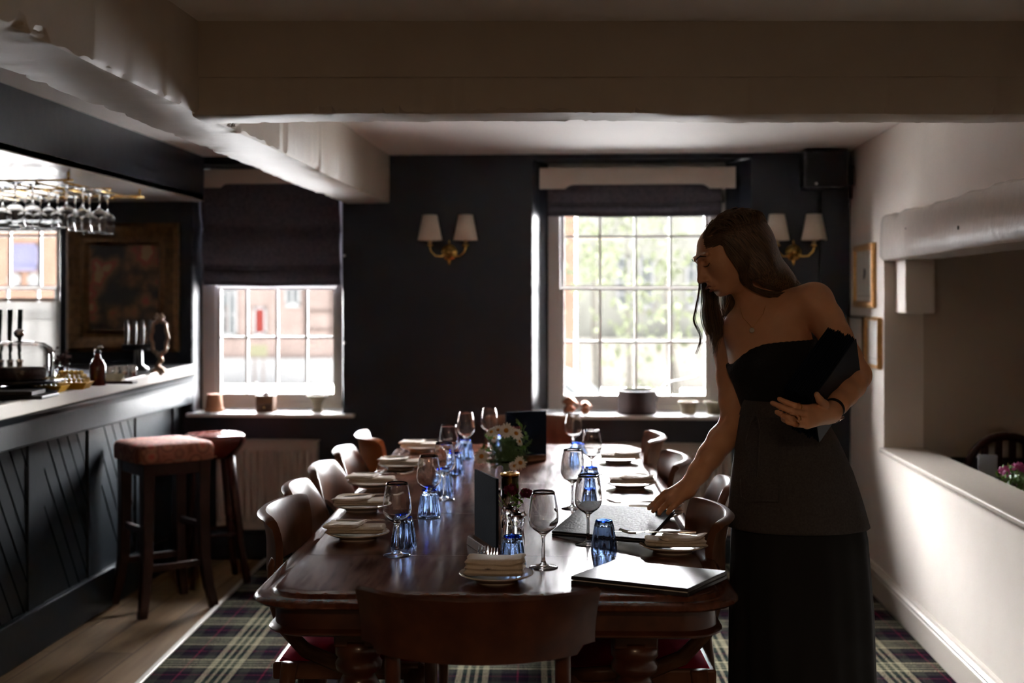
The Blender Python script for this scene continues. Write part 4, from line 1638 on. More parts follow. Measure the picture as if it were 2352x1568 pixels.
menu_board(tl(1092, 1248), tl(1140, 1280), .19, 'narrow navy menu board in a wooden block, in front of the flowers')
menu_board(tl(1160, 1060), tl(1250, 1056), .19, 'navy menu board in a wooden block behind the daisies')


# ---- the two menus lying on the right
def menu_slab(name, pts_bottom, th, m, label, sheets=2, open_left=True):
    """closed menu folder: two covers with leaves between; pts = 4 corners of the underside, counter-clockwise, first edge nearest the viewer"""
    c = sum(pts_bottom, Vector()) / 4
    o = empty(name, c, 0, label, 'menu')
    P4 = [p - c for p in pts_bottom]
    for k in range(sheets):
        z0 = th * k / sheets
        z1 = z0 + th / sheets * .80
        mb = MB().hexa([p + Vector((0, 0, z0)) for p in P4], [p + Vector((0, 0, z1)) for p in P4])
        mb.build('cover', m, o, bevel=.0012)
    inn = [p * .975 for p in P4]
    MB().hexa([p + Vector((0, 0, th / sheets * .8)) for p in inn], [p + Vector((0, 0, th / sheets)) for p in inn]).build('pages', M_paper, o)
    return o


z = TZ
A, B = onz(1311, 1341, z), onz(1581, 1371, z)
e1 = (B - A)
e2 = Vector((-e1.y, e1.x, 0)).normalized() * .205
e2 = Matrix.Rotation(-.10, 3, 'Z') @ e2
menu_slab('menu', [A, B, B + e2, A + e2], .020, M_leather2, 'shiny black leather menu lying at the near right corner of the table, mirroring the window')
A = onz(1267, 1230, TZ)
B = onz(1487, 1249, TZ + .016)
Cc = onz(1551, 1180, TZ + .050)
Dd = A + (Cc - B)
menu_slab('menu', [A, B, Cc, Dd], .014, M_leather, 'black grained leather menu that the waitress is setting down on the right of the table')
# ================================================================ THE WAITRESS
class Field:
    """signed distance field on a grid, blended primitives, turned into a mesh by surface nets"""

    def __init__(s, lo, hi, hx, hy, zs):
        s.xs = np.arange(lo[0], hi[0], hx, dtype=np.float32)
        s.ys = np.arange(lo[1], hi[1], hy, dtype=np.float32)
        s.zs = np.asarray(zs, dtype=np.float32)
        s.d = np.full((len(s.xs), len(s.ys), len(s.zs)), 0.05, np.float32)

    def _sub(s, lo, hi):
        i = [np.searchsorted(a, v) for a, v in ((s.xs, lo[0]), (s.ys, lo[1]), (s.zs, lo[2]))]
        j = [np.searchsorted(a, v) for a, v in ((s.xs, hi[0]), (s.ys, hi[1]), (s.zs, hi[2]))]
        sl = tuple(slice(a, b) for a, b in zip(i, j))
        X, Y, Z = np.meshgrid(s.xs[sl[0]], s.ys[sl[1]], s.zs[sl[2]], indexing='ij', sparse=True)
        return sl, X, Y, Z

    def merge(s, sl, v, k, op='add'):
        if v.size == 0:
            return
        a = s.d[sl]
        if op == 'sub':
            v = -v
            h = np.clip(.5 - .5 * (v - a) / k, 0, 1)
            # smooth max
            s.d[sl] = a + (v - a) * (1 - h) + k * h * (1 - h)
            return
        h = np.clip(.5 + .5 * (v - a) / k, 0, 1)
        s.d[sl] = v + (a - v) * h - k * h * (1 - h)

    def cone(s, a, b, r1, r2, k=.02, op='add', flat=None):
        a, b = Vector(a), Vector(b)
        m = max(r1, r2) * (max(flat[1], 1) if flat else 1) + .03 + k
        lo = [min(a[i], b[i]) - m for i in range(3)]
        hi = [max(a[i], b[i]) + m for i in range(3)]
        sl, X, Y, Z = s._sub(lo, hi)
        ab = b - a
        L2 = max(ab.dot(ab), 1e-9)
        px, py, pz = X - a.x, Y - a.y, Z - a.z
        t = np.clip((px * ab.x + py * ab.y + pz * ab.z) / L2, 0, 1)
        qx, qy, qz = px - t * ab.x, py - t * ab.y, pz - t * ab.z
        if flat:   # flat = (axis vector, stretch): thinner across that axis
            n = Vector(flat[0]).normalized()
            f = flat[1]
            dn = qx * n.x + qy * n.y + qz * n.z
            e = (1 / f - 1)
            qx, qy, qz = qx + dn * n.x * e, qy + dn * n.y * e, qz + dn * n.z * e
        v = np.sqrt(qx * qx + qy * qy + qz * qz) - (r1 + (r2 - r1) * t)
        s.merge(sl, v, k, op)

    def ell(s, c, r, R=None, k=.02, op='add'):
        c = Vector(c)
        m = max(r) + .03 + k
        sl, X, Y, Z = s._sub([c[i] - m for i in range(3)], [c[i] + m for i in range(3)])
        px, py, pz = X - c.x, Y - c.y, Z - c.z
        if R is None:
            R = Matrix.Identity(3)
        a, b, d = R.col[0], R.col[1], R.col[2]
        u = (px * a.x + py * a.y + pz * a.z) / r[0]
        v = (px * b.x + py * b.y + pz * b.z) / r[1]
        w = (px * d.x + py * d.y + pz * d.z) / r[2]
        k0 = np.sqrt(u * u + v * v + w * w) + 1e-6
        k1 = np.sqrt((u / r[0]) ** 2 + (v / r[1]) ** 2 + (w / r[2]) ** 2) + 1e-6
        s.merge(sl, k0 * (k0 - 1) / k1, k, op)

    def mesh(s, name, m, parent=None, smooth_it=6):
        d = s.d
        ins = d < 0
        nx, ny, nz = d.shape
        # cells with a sign change
        c = np.zeros((nx - 1, ny - 1, nz - 1), np.uint8)
        for i in (0, 1):
            for j in (0, 1):
                for k in (0, 1):
                    c += ins[i:nx - 1 + i, j:ny - 1 + j, k:nz - 1 + k]
        act = (c > 0) & (c < 8)
        idx = np.full(act.shape, -1, np.int64)
        ii, jj, kk = np.nonzero(act)
        idx[ii, jj, kk] = np.arange(len(ii))
        acc = np.zeros((len(ii), 3))
        cnt = np.zeros(len(ii))
        corners = [(i, j, k) for i in (0, 1) for j in (0, 1) for k in (0, 1)]
        for a in corners:
            for ax in range(3):
                if a[ax] == 1:
                    continue
                b = list(a)
                b[ax] = 1
                da = d[ii + a[0], jj + a[1], kk + a[2]]
                db = d[ii + b[0], jj + b[1], kk + b[2]]
                cr = (da < 0) != (db < 0)
                t = np.where(cr, da / np.where(cr, da - db, 1), 0)
                pa = np.stack([s.xs[ii + a[0]], s.ys[jj + a[1]], s.zs[kk + a[2]]], 1)
                pb = np.stack([s.xs[ii + b[0]], s.ys[jj + b[1]], s.zs[kk + b[2]]], 1)
                p = pa + (pb - pa) * t[:, None]
                acc += p * cr[:, None]
                cnt += cr
        V = acc / cnt[:, None]
        faces = []
        for ax in range(3):
            sl0 = [slice(None)] * 3
            sl1 = [slice(None)] * 3
            sl0[ax] = slice(0, -1)
            sl1[ax] = slice(1, None)
            cr = ins[tuple(sl0)] != ins[tuple(sl1)]
            o1, o2 = [(1, 2), (2, 0), (0, 1)][ax]
            e = np.stack(np.nonzero(cr), 1)
            ok = (e[:, o1] > 0) & (e[:, o2] > 0) & (e[:, o1] < d.shape[o1] - 1) & (e[:, o2] < d.shape[o2] - 1)
            e = e[ok]

            def at(a, b):
                q = e.copy()
                q[:, o1] -= a
                q[:, o2] -= b
                return idx[q[:, 0], q[:, 1], q[:, 2]]
            f = np.stack([at(0, 0), at(1, 0), at(1, 1), at(0, 1)], 1)
            flip = ~ins[e[:, 0], e[:, 1], e[:, 2]]
            f[flip] = f[flip][:, ::-1]
            faces.append(f[(f >= 0).all(1)])
        Fc = np.concatenate(faces)
        # light smoothing over the mesh edges
        E = np.concatenate([Fc[:, [0, 1]], Fc[:, [1, 2]], Fc[:, [2, 3]], Fc[:, [3, 0]]])
        deg = np.bincount(E[:, 0], minlength=len(V)) + np.bincount(E[:, 1], minlength=len(V))
        for it in range(smooth_it):
            A = np.zeros_like(V)
            for c3 in range(3):
                A[:, c3] = np.bincount(E[:, 0], V[E[:, 1], c3], len(V)) + np.bincount(E[:, 1], V[E[:, 0], c3], len(V))
            V = V + (.5 if it % 2 == 0 else -.51) * (A / np.maximum(deg, 1)[:, None] - V)
        me = bpy.data.meshes.new(name)
        me.vertices.add(len(V))
        me.vertices.foreach_set('co', V.astype(np.float32).ravel())
        me.loops.add(len(Fc) * 4)
        me.loops.foreach_set('vertex_index', Fc.astype(np.int32).ravel())
        me.polygons.add(len(Fc))
        me.polygons.foreach_set('loop_start', np.arange(0, len(Fc) * 4, 4, dtype=np.int32))
        me.polygons.foreach_set('use_smooth', np.ones(len(Fc), dtype=bool))
        me.update(calc_edges=True)
        me.validate()
        me.materials.append(m)
        o = bpy.data.objects.new(name, me)
        COL.objects.link(o)
        if parent is not None:
            o.parent = parent
        return o


M_skin = mat('skin', (0.62, 0.32, 0.18), 0.46, vary=.07, vscale=18, bump=.12, bscale=260, spec=.4, sss=.12, bdist=.001)
M_hair = mat('light_brown_hair', (0.062, 0.034, 0.018), 0.42, col2=(0.125, 0.070, 0.036), vscale=26, stretch=(3, 3, .4), spec=.5)
def flow_hair(m, flow):
    nt = m.node_tree
    b = nt.nodes['Principled BSDF']
    f = Vector(flow).normalized()
    n1 = f.orthogonal().normalized()
    n2 = f.cross(n1)
    tc = nt.nodes.new('ShaderNodeTexCoord')
    cb = nt.nodes.new('ShaderNodeCombineXYZ')
    for k, (v_, s_) in enumerate(((f, 9), (n1, 330), (n2, 330))):
        d_ = nt.nodes.new('ShaderNodeVectorMath')
        d_.operation = 'DOT_PRODUCT'
        d_.inputs[1].default_value = v_ * s_
        nt.links.new(tc.outputs['Object'], d_.inputs[0])
        nt.links.new(d_.outputs['Value'], cb.inputs[k])
    n = nt.nodes.new('ShaderNodeTexNoise')
    n.inputs['Scale'].default_value = 1.0
    n.inputs['Detail'].default_value = 3
    nt.links.new(cb.outputs[0], n.inputs['Vector'])
    r = nt.nodes.new('ShaderNodeValToRGB')
    r.color_ramp.elements[0].position = .35
    r.color_ramp.elements[1].position = .68
    r.color_ramp.elements[0].color = (0.035, 0.018, 0.010, 1)
    r.color_ramp.elements[1].color = (0.16, 0.088, 0.045, 1)
    nt.links.new(n.outputs['Fac'], r.inputs['Fac'])
    nt.links.new(r.outputs['Color'], b.inputs['Base Color'])
    bp = nt.nodes.new('ShaderNodeBump')
    bp.inputs['Strength'].default_value = .9
    bp.inputs['Distance'].default_value = .003
    nt.links.new(n.outputs['Fac'], bp.inputs['Height'])
    nt.links.new(bp.outputs[0], b.inputs['Normal'])


M_haircap = mat('light_brown_hair_mass', (0.07, 0.038, 0.02), 0.38, spec=.5)
flow_hair(M_haircap, (.62, .12, -.78))
M_top = mat('black_jersey', (0.0045, 0.0045, 0.0055), .9, bump=.5, bscale=220)
M_apron = mat('charcoal_linen_apron', (0.050, 0.042, 0.040), .9, vary=.2, vscale=180, bump=.35, bscale=320)
M_skirt = mat('black_skirt_cloth', (0.004, 0.004, 0.005), .85)
M_gold = mat('fine_gold', (.8, .55, .25), .2, 1.0)
M_nail = mat('pale_nail', (.55, .38, .30), .25)
M_lip = mat('lips', (.24, .075, .06), .4)
M_brow = mat('brow_and_lash', (.02, .011, .007), .7)

foot = cw(.77, 3.33, .012)
person = empty('person', foot, 0, 'person in black strapless top and charcoal apron, laying one menu and holding more', 'person')
PIV = Matrix.Translation(-foot)


def W(px, py, D):
    return P(px, py, D)


right = Vector((math.cos(YAW), math.sin(YAW), 0))       # to the picture's right
away = Vector((-math.sin(YAW), math.cos(YAW), 0))
upv = Vector((0, 0, 1))


def V3(r, a, u):
    return right * r + away * a + upv * u


# key joints (measured in the photograph, distance estimated)
DB = 3.34
J = dict(
    crownc=W(1676, 578, 3.31), neck0=W(1716, 655, 3.34), neck1=W(1758, 712, 3.36), chest=W(1768, 800, 3.35), waist=W(1800, 925, 3.36), hip=W(1832, 1050, 3.37),
    shR=W(1674, 762, 3.45), shL=W(1874, 692, 3.29), elR=W(1684, 972, 3.39), wrR=W(1578, 1122, 3.31), elL=W(1968, 862, 3.22), wrL=W(1908, 948, 3.04))
zs = np.concatenate([np.arange(-.02, .74, .014), np.arange(.74, 1.60, .0032)])
lo = (foot.x - .50, foot.y - .42)
hi = (foot.x + .34, foot.y + .24)
B_ = Field(lo, hi, .0034, .0034, zs)

# --- torso and legs
hipc, waist, chest = J['hip'], J['waist'], J['chest']
yawT = math.radians(28)      # trunk turned to her right (picture left)
tr_ = (right * math.cos(yawT) - away * math.sin(yawT)).normalized()      # across the trunk, toward her left side
tf_ = (-right * math.sin(yawT) * 1.0 - away * math.cos(yawT)).normalized()  # the way the chest faces
tu_ = (chest - waist).normalized()
RT = Matrix((tr_, tf_, tu_)).transposed()
B_.ell(hipc, (.112, .092, .125), Matrix((right, -away, upv)).transposed(), .05)
B_.ell(waist + V3(0, 0, .01), (.090, .074, .12), RT, .05)
B_.ell(waist.lerp(chest, .55), (.098, .078, .10), RT, .05)
B_.ell(chest + tu_ * .02, (.108, .080, .100), RT, .05)
B_.ell(chest + tu_ * .085 + tr_ * .005, (.108, .062, .055), RT, .05)
for s_ in (-1, 1):
    B_.ell(chest + tr_ * s_ * .046 + tr_ * .010 + tf_ * .050 - tu_ * .020, (.046, .040, .054), RT, .035)
# neck and shoulders
nb = chest.lerp(J['neck1'], .70) + tf_ * (-.01)
B_.cone(J['neck1'], J['neck0'], .052, .047, .03)
B_.cone(J['neck1'] - tu_ * .05, J['neck1'], .062, .052, .04)
B_.cone(J['neck1'] + V3(.0, .01, -.022), J['shR'] + V3(.012, 0, .004), .038, .034, .045)
B_.cone(J['neck1'] + V3(.0, .01, -.012), J['shL'] + V3(-.012, 0, .002), .040, .036, .045)
B_.ell(J['shR'], (.042, .042, .046), None, .03)
B_.ell(J['shL'], (.044, .044, .046), None, .03)
# collar bones, sternocleidomastoid
B_.cone(J['neck1'] + tf_ * .035 + tr_ * (-.014) - tu_ * .035, J['shR'] + tf_ * .022 + V3(.015, 0, .014), .0085, .008, .018)
B_.cone(J['neck1'] + tf_ * .035 + tr_ * .018 - tu_ * .035, J['shL'] + tf_ * .024 + V3(-.02, 0, .012), .0085, .008, .018)
B_.cone(J['neck1'] + tf_ * .040 - tu_ * .025, J['neck0'] + V3(.028, -.018, .010), .010, .011, .016)
# arms
def limb(a, b, r, k=.02):
    """r: radii sampled evenly from a to b"""
    n = len(r) - 1
    for i in range(n):
        B_.cone(a.lerp(b, i / n), a.lerp(b, (i + 1) / n), r[i], r[i + 1], k)


limb(J['shR'], J['elR'], [.042, .041, .038, .034, .033], .012)
limb(J['elR'], J['wrR'], [.034, .036, .033, .027, .0225], .012)
limb(J['shL'], J['elL'], [.043, .044, .041, .037, .035], .012)
limb(J['elL'], J['wrL'], [.036, .037, .033, .027, .0230], .012)
# legs and feet under the skirt
for s_ in (-1, 1):
    h = hipc + right * s_ * .050 + V3(0, 0, -.06)
    kn = Vector((foot.x, foot.y, .50)) + right * (s_ * .085) + away * (-.01)
    an = Vector((foot.x, foot.y, .085)) + right * (s_ * .085) + away * .02
    B_.cone(h, kn, .060, .050, .03)
    B_.cone(kn, an, .054, .036, .02)
    B_.cone(an + V3(0, .03, -.045), an + V3(-.02, -.15, -.048), .033, .026, .03)

# --- head
hf = (right * -.86 + upv * -.44 + away * -.24).normalized()      # where the face points
hu = (right * -.44 + upv * .90)
hu = (hu - hf * hu.dot(hf)).normalized()
hs = hf.cross(hu).normalized()                                    # her left/right axis; points to...
if hs.dot(away) > 0:
    hs = -hs                                                      # hs points to the viewer's side
HR = Matrix((hs, hf, hu)).transposed()
hc = J['crownc']


def H(s, f, u):
    return hc + hs * s + hf * f + hu * u


S = .93
def HH(s, f, u):
    return H(s * S, f * S, u * S)


def e_(c, r, k, op='add', R=HR):
    B_.ell(c, tuple(x * S for x in r), R, k, op)


e_(HH(0, -.018, .026), (.071, .095, .063), .02)         # skull
e_(HH(0, .028, -.012), (.064, .064, .088), .03)         # face mass
e_(HH(0, .042, -.060), (.042, .042, .040), .03)         # jaw
e_(HH(0, .078, -.086), (.018, .015, .014), .016)        # chin
for s_ in (-1, 1):
    e_(HH(s_ * .038, .058, -.022), (.026, .024, .024), .022)      # cheek
    B_.cone(HH(s_ * .050, -.002, -.045), HH(s_ * .020, .068, -.082), .017 * S, .012 * S, .022)   # jaw line
    e_(HH(s_ * .031, .096, .010), (.017, .017, .014), .010, 'sub')      # eye socket
    e_(HH(s_ * .030, .0765, .007), (.0140, .0135, .0125), .004)         # eyeball under lid
    B_.cone(HH(s_ * .017, .0905, -.001), HH(s_ * .044, .083, -.004), .0022 * S, .0018 * S, .003)     # lower lid edge
    B_.cone(HH(s_ * .012, .097, .024), HH(s_ * .048, .084, .027), .0075 * S, .006 * S, .012)       # brow ridge
    e_(HH(s_ * .073, -.012, -.014), (.008, .018, .030), .008)         # ear
B_.cone(HH(0, .093, .014), HH(0, .116, -.030), .0075 * S, .0090 * S, .010)      # nose bridge
B_.cone(HH(0, .090, .012), HH(0, .098, -.034), .009 * S, .0125 * S, .008)
e_(HH(0, .116, -.034), (.0095, .0105, .0085), .006)     # nose tip
for s_ in (-1, 1):
    e_(HH(s_ * .0115, .106, -.038), (.0065, .009, .0065), .005)
e_(HH(0, .108, -.0475), (.014, .008, .0035), .005, 'sub')
e_(HH(0, .088, -.058), (.022, .014, .018), .012)        # muzzle
B_.cone(HH(-.017, .092, -.0625), HH(0, .1035, -.0585), .0032 * S, .0050 * S, .005)
B_.cone(HH(.017, .092, -.0625), HH(0, .1035, -.0585), .0032 * S, .0050 * S, .005)
B_.cone(HH(-.014, .092, -.0725), HH(.014, .092, -.0725), .0050 * S, .0050 * S, .005)
B_.cone(HH(0, .0975, -.0725), HH(0, .098, -.0725), .0062 * S, .0062 * S, .006)
B_.cone(HH(-.021, .0955, -.0662), HH(.021, .0955, -.0662), .0020 * S, .0020 * S, .0025, 'sub')   # mouth line
B_.cone(HH(0, .1075, -.0662), HH(0, .101, -.0662), .0018 * S, .0018 * S, .002, 'sub')
e_(HH(0, .096, -.083), (.018, .009, .006), .008, 'sub')      # dip under the lower lip

# --- hands
def finger(pts, r0, r1, k=.004):
    n = len(pts) - 1
    for i in range(n):
        B_.cone(pts[i], pts[i + 1], r0 + (r1 - r0) * i / n, r0 + (r1 - r0) * (i + 1) / n, k)


# right hand: on the far corner of the menu, palm down, fingers pointing to picture left and down
wr = J['wrR']
kn_ = [W(1528, 1133, 3.325), W(1531, 1142, 3.300), W(1539, 1151, 3.280), W(1549, 1159, 3.265)]       # knuckles index..little
for q in kn_:
    B_.cone(wr.lerp(q, .12), q, .0185, .0100, .010)
B_.cone(wr, wr.lerp(kn_[1], .6), .021, .017, .014)
finger([kn_[0], W(1511, 1147, 3.335), W(1500, 1158, 3.338), W(1491, 1167, 3.338)], .0092, .0060, .003)
finger([kn_[1], W(1515, 1156, 3.312), W(1506, 1166, 3.308), W(1500, 1173, 3.302)], .0094, .0062, .003)
finger([kn_[2], W(1524, 1164, 3.286), W(1517, 1172, 3.280), W(1514, 1179, 3.272)], .0090, .0060, .003)
finger([kn_[3], W(1539, 1170, 3.262), W(1534, 1178, 3.256)], .0082, .0058, .003)
finger([wr.lerp(kn_[0], .35) + V3(0, .01, -.008), W(1537, 1156, 3.37), W(1521, 1164, 3.368), W(1509, 1169, 3.36)], .0112, .0072, .004)
# left hand: under the bundle of menus, palm up, fingers to picture left
wl = J['wrL']
kL = [W(1848, 938, 2.965), W(1848, 951, 2.95), W(1850, 964, 2.942), W(1853, 976, 2.94)]
for q in kL:
    B_.cone(wl.lerp(q, .15), q, .0195, .0100, .010)
B_.cone(wl, wl.lerp(kL[1], .6), .022, .018, .014)
finger([kL[0], W(1826, 932, 2.945), W(1806, 924, 2.95), W(1790, 916, 2.962)], .0088, .0060, .0025)
finger([kL[1], W(1820, 945, 2.928), W(1794, 934, 2.93), W(1774, 925, 2.945)], .0090, .0060, .0025)
finger([kL[2], W(1822, 961, 2.92), W(1800, 955, 2.922), W(1784, 946, 2.935)], .0086, .0058, .0025)
finger([kL[3], W(1828, 974, 2.92), W(1810, 969, 2.922), W(1798, 962, 2.93)], .0078, .0054, .0025)
finger([wl.lerp(kL[0], .30) + V3(0, -.004, .004), W(1893, 928, 2.985), W(1883, 918, 2.965), W(1876, 906, 2.955)], .0125, .0072)
body = B_.mesh('body', M_skin, None, 4)
body.data.transform(PIV)
body.parent = person

# lips, brows, lashes, nails as thin parts on the skin
pm_ = lambda pts: [PIV @ p for p in pts]


def face_pt(s, u, off=0.0):
    """the skin's surface in front of head point (s, u)"""
    for k in range(120):
        f = .135 - k * .001
        p = HH(s, f, u)
        i, j, l = (int(np.searchsorted(a_, v_)) for a_, v_ in ((B_.xs, p.x), (B_.ys, p.y), (B_.zs, p.z)))
        if B_.d[i, j, l] < 0:
            return HH(s, f + off, u)
    return HH(s, .08, u)


MB().tube(pm_([face_pt(x, -.0605 + .003 * (1 if abs(x) < .009 and x else 0), -.0005) for x in (-.015, -.008, 0, .008, .015)]), [.001, .0026, .0028, .0026, .001], 8).build('upper_lip', M_lip, person, smooth=True)
MB().tube(pm_([face_pt(x, -.0725 + .0, -.0012) for x in (-.013, -.006, 0, .006, .013)]), [.001, .0030, .0035, .0030, .001], 8).build('lower_lip', M_lip, person, smooth=True)
for s_ in (-1, 1):
    MB().tube(pm_([face_pt(s_ * x, u, .0002) for x, u in ((.011, .0225), (.020, .027), (.030, .029), (.040, .0265), (.047, .021))[:5 if s_ > 0 else 3]]), [.0012, .0018, .0017, .0012, .0006][:5 if s_ > 0 else 3], 6, flat=(1, .6)).build('eyebrow', M_brow, person, smooth=True)
    MB().tube(pm_([face_pt(s_ * x, u, .0008) for x, u in ((.0165, -.001), (.023, -.0040), (.030, -.0050), (.037, -.0035), (.042, .0005))[:5 if s_ > 0 else 2]]), [.0006, .0010, .0012, .0012, .0007][:5 if s_ > 0 else 2], 6).build('eyelashes', M_brow, person, smooth=True)


def nail(tip, nrm, d, w=.0048, L=.009):
    tip, nrm, d = Vector(tip), Vector(nrm).normalized(), Vector(d).normalized()
    sd = d.cross(nrm).normalized()
    mb = MB()
    rows = []
    for i in range(5):
        t = i / 4
        ww = w * (1 if t < .8 else .7)
        rows.append([PIV @ (tip + d * (L * (t - .6)) + sd * ww * x + nrm * (.0066 - .0016 * x * x - .001 * t * t)) for x in (-1, -.5, 0, .5, 1)])
    mb.grid(rows)
    return mb.build('fingernail', M_nail, person, smooth=True)


for (a, b) in ((W(1806, 924, 2.95), W(1790, 916, 2.962)), (W(1794, 934, 2.93), W(1774, 925, 2.945)), (W(1800, 955, 2.922), W(1784, 946, 2.935)), (W(1810, 969, 2.922), W(1798, 962, 2.93)), (W(1883, 918, 2.965), W(1876, 906, 2.955))):
    nail(b, V3(-.1, -.8, -.35) if a.x < W(1870, 900, 2.95).x else V3(.1, -1, .2), b - a)
for (a, b) in ((W(1500, 1158, 3.335), W(1493, 1165, 3.335)), (W(1503, 1166, 3.30), W(1499, 1171, 3.295))):
    nail(b, V3(-.5, -.4, .8), b - a)

# --- clothes
zs2 = np.arange(.98, 1.30, .0036)
T_ = Field((foot.x - .26, foot.y - .22), (foot.x + .26, foot.y + .22), .0036, .0036, zs2)
g = .0075
T_.ell(waist + V3(0, 0, .01), (.090 + g, .074 + g, .12), RT, .05)
T_.ell(waist.lerp(chest, .55), (.098 + g, .078 + g, .10 + g), RT, .05)
T_.ell(chest + tu_ * .02, (.108 + g, .080 + g, .100 + g), RT, .05)
T_.ell(chest + tu_ * .085 + tr_ * .005, (.108 + g * .5, .062 + g * .6, .055), RT, .05)
for s_ in (-1, 1):
    T_.ell(chest + tr_ * s_ * .046 + tr_ * .010 + tf_ * .050 - tu_ * .020, (.046 + g, .040 + g, .054 + g), RT, .04)
X, Y, Z = np.meshgrid(T_.xs, T_.ys, T_.zs, indexing='ij', sparse=True)
# top edge: a tilted plane through the neckline seen in the photo, lower edge at the waist
topL, topR = W(1868, 778, 3.30), W(1700, 822, 3.30)
rr_ = X * right.x + Y * right.y
_nl = [W(a_, b_, 3.30) for a_, b_ in ((1660, 850), (1686, 836), (1700, 818), (1722, 800), (1750, 789), (1790, 783), (1840, 780), (1900, 779))]
ztop = np.interp(rr_, [q_.dot(right) for q_ in _nl], [q_.z for q_ in _nl]) + .0008 * np.sin(rr_ * 420)
T_.d = np.maximum(T_.d, (Z - ztop) * .9)
T_.d = np.maximum(T_.d, (waist.z - .02) - Z)
# keep the arms' hollow free
t_ = T_.mesh('strapless_top', M_top, None, 4)
t_.data.transform(PIV)
t_.parent = person


def skirt(name, rows_def, m, n=120, fold=.0, nf=9, seed=0, gap=None, thick=.002, parent=None, arc=None):
    """rows_def: list of (z, cx_right, c_away, rx, ry)"""
    rnd = random.Random(seed)
    ph = [rnd.uniform(0, 6) for _ in range(4)]
    rows = []
    z0, z1 = rows_def[0][0], rows_def[-1][0]
    R_ = 46
    zsx = [z0 + (z1 - z0) * i / R_ for i in range(R_ + 1)]
    for z in zsx:
        for a, b in zip(rows_def[:-1], rows_def[1:]):
            if (a[0] >= z >= b[0]):
                t = (a[0] - z) / (a[0] - b[0] + 1e-9)
                t = t * t * (3 - 2 * t) if False else t
                q = [a[i] + (b[i] - a[i]) * t for i in range(5)]
                break
        dn = (z0 - z) / (z0 - z1)
        row = []
        A0, A1 = arc if arc else (0, 2 * PI)
        for k in range(n + (1 if arc else 0)):
            th = A0 + (A1 - A0) * k / n
            f = 1 + fold * dn * (.6 * math.sin(nf * th + ph[0] + dn) + .4 * math.sin((nf * 2 + 1) * th + ph[1]))
            c = Vector((foot.x, foot.y, 0)) + right * (q[1] + q[3] * f * math.cos(th)) + away * (q[2] + q[4] * f * math.sin(th))
            row.append((c.x - foot.x, c.y - foot.y, z - foot.z))
        rows.append(row)
    mb = MB().grid(rows, close_u=not arc)
    return mb.build(name, m, parent or person, smooth=True, solid=thick)


def pxr(px, D=3.34):
    return (px - 1176) / F * D - .77


zz = lambda py, D=3.34: CAMZ + (HOR - py) / F * D
sk = []
for (py, a, b, ry) in ((918, 1716, 1878, .086), (960, 1704, 1892, .100), (1010, 1696, 1918, .112), (1080, 1690, 1950, .122), (1150, 1684, 1972, .130), (1230, 1680, 1990, .138), (1400, 1676, 2004, .150), (1568, 1676, 2010, .16)):
    sk.append((zz(py), (pxr(a) + pxr(b)) / 2, .01, (pxr(b) - pxr(a)) / 2, ry))
sk.append((.05, sk[-1][1], .01, sk[-1][3] * 1.03, .175))
skirt('skirt', sk, M_skirt, fold=.05, nf=8, seed=2)
apr = []
for (py, a, b, ry) in ((921, 1712, 1880, .093), (960, 1700, 1894, .108), (1010, 1692, 1922, .120), (1080, 1682, 1954, .131), (1150, 1676, 1977, .138), (1206, 1671, 1993, .143)):
    apr.append((zz(py), (pxr(a) + pxr(b)) / 2, .005, (pxr(b) - pxr(a)) / 2, ry))
skirt('apron', apr, M_apron, fold=.012, nf=7, seed=5, arc=(PI * .93, PI * 1.92), thick=.003)
# waistband, pocket seam and the tied tapes at her right
wb = []
for (py, a, b, ry) in ((917, 1711, 1880, .095), (952, 1702, 1891, .109)):
    wb.append((zz(py), (pxr(a) + pxr(b)) / 2, .004, (pxr(b) - pxr(a)) / 2 + .002, ry + .002))
skirt('apron_waistband', wb, M_apron, thick=.004)


def cloth_pt(px, py, D):
    return PIV @ W(px, py, D)


for pts in (((1732, 945, 3.212), (1722, 975, 3.206), (1712, 1010, 3.204), (1712, 1030, 3.205)), ((1738, 948, 3.208), (1745, 990, 3.198), (1742, 1050, 3.19), (1738, 1095, 3.188)), ((1728, 950, 3.214), (1745, 962, 3.204), (1722, 975, 3.206), (1736, 950, 3.21))):
    MB().tube([cloth_pt(*p_) for p_ in pts], .0055, 8, flat=(1, .35)).build('apron_tie', M_apron, person, smooth=True)
for pts in (((1700, 1100, 3.216), (1702, 1140, 3.21), (1712, 1146, 3.20), (1790, 1150, 3.183)), ((1792, 1010, 3.215), (1790, 1080, 3.19), (1790, 1150, 3.183))):
    MB().tube([cloth_pt(*p_) for p_ in pts], .0016, 6).build('apron_seam', M_apron, person, smooth=True)
# shoes
for s_ in (-1, 1):
    c = right * (s_ * .085)
    MB().tube([(c + away * .07 + upv * .035), (c + away * .0 + upv * .04), (c - away * .10 + upv * .033 - right * .01), (c - away * .155 + upv * .028 - right * .015)], [.034, .040, .040, .028], 16, flat=(.86, 1.05)).build('shoe', M_black, person, smooth=True)

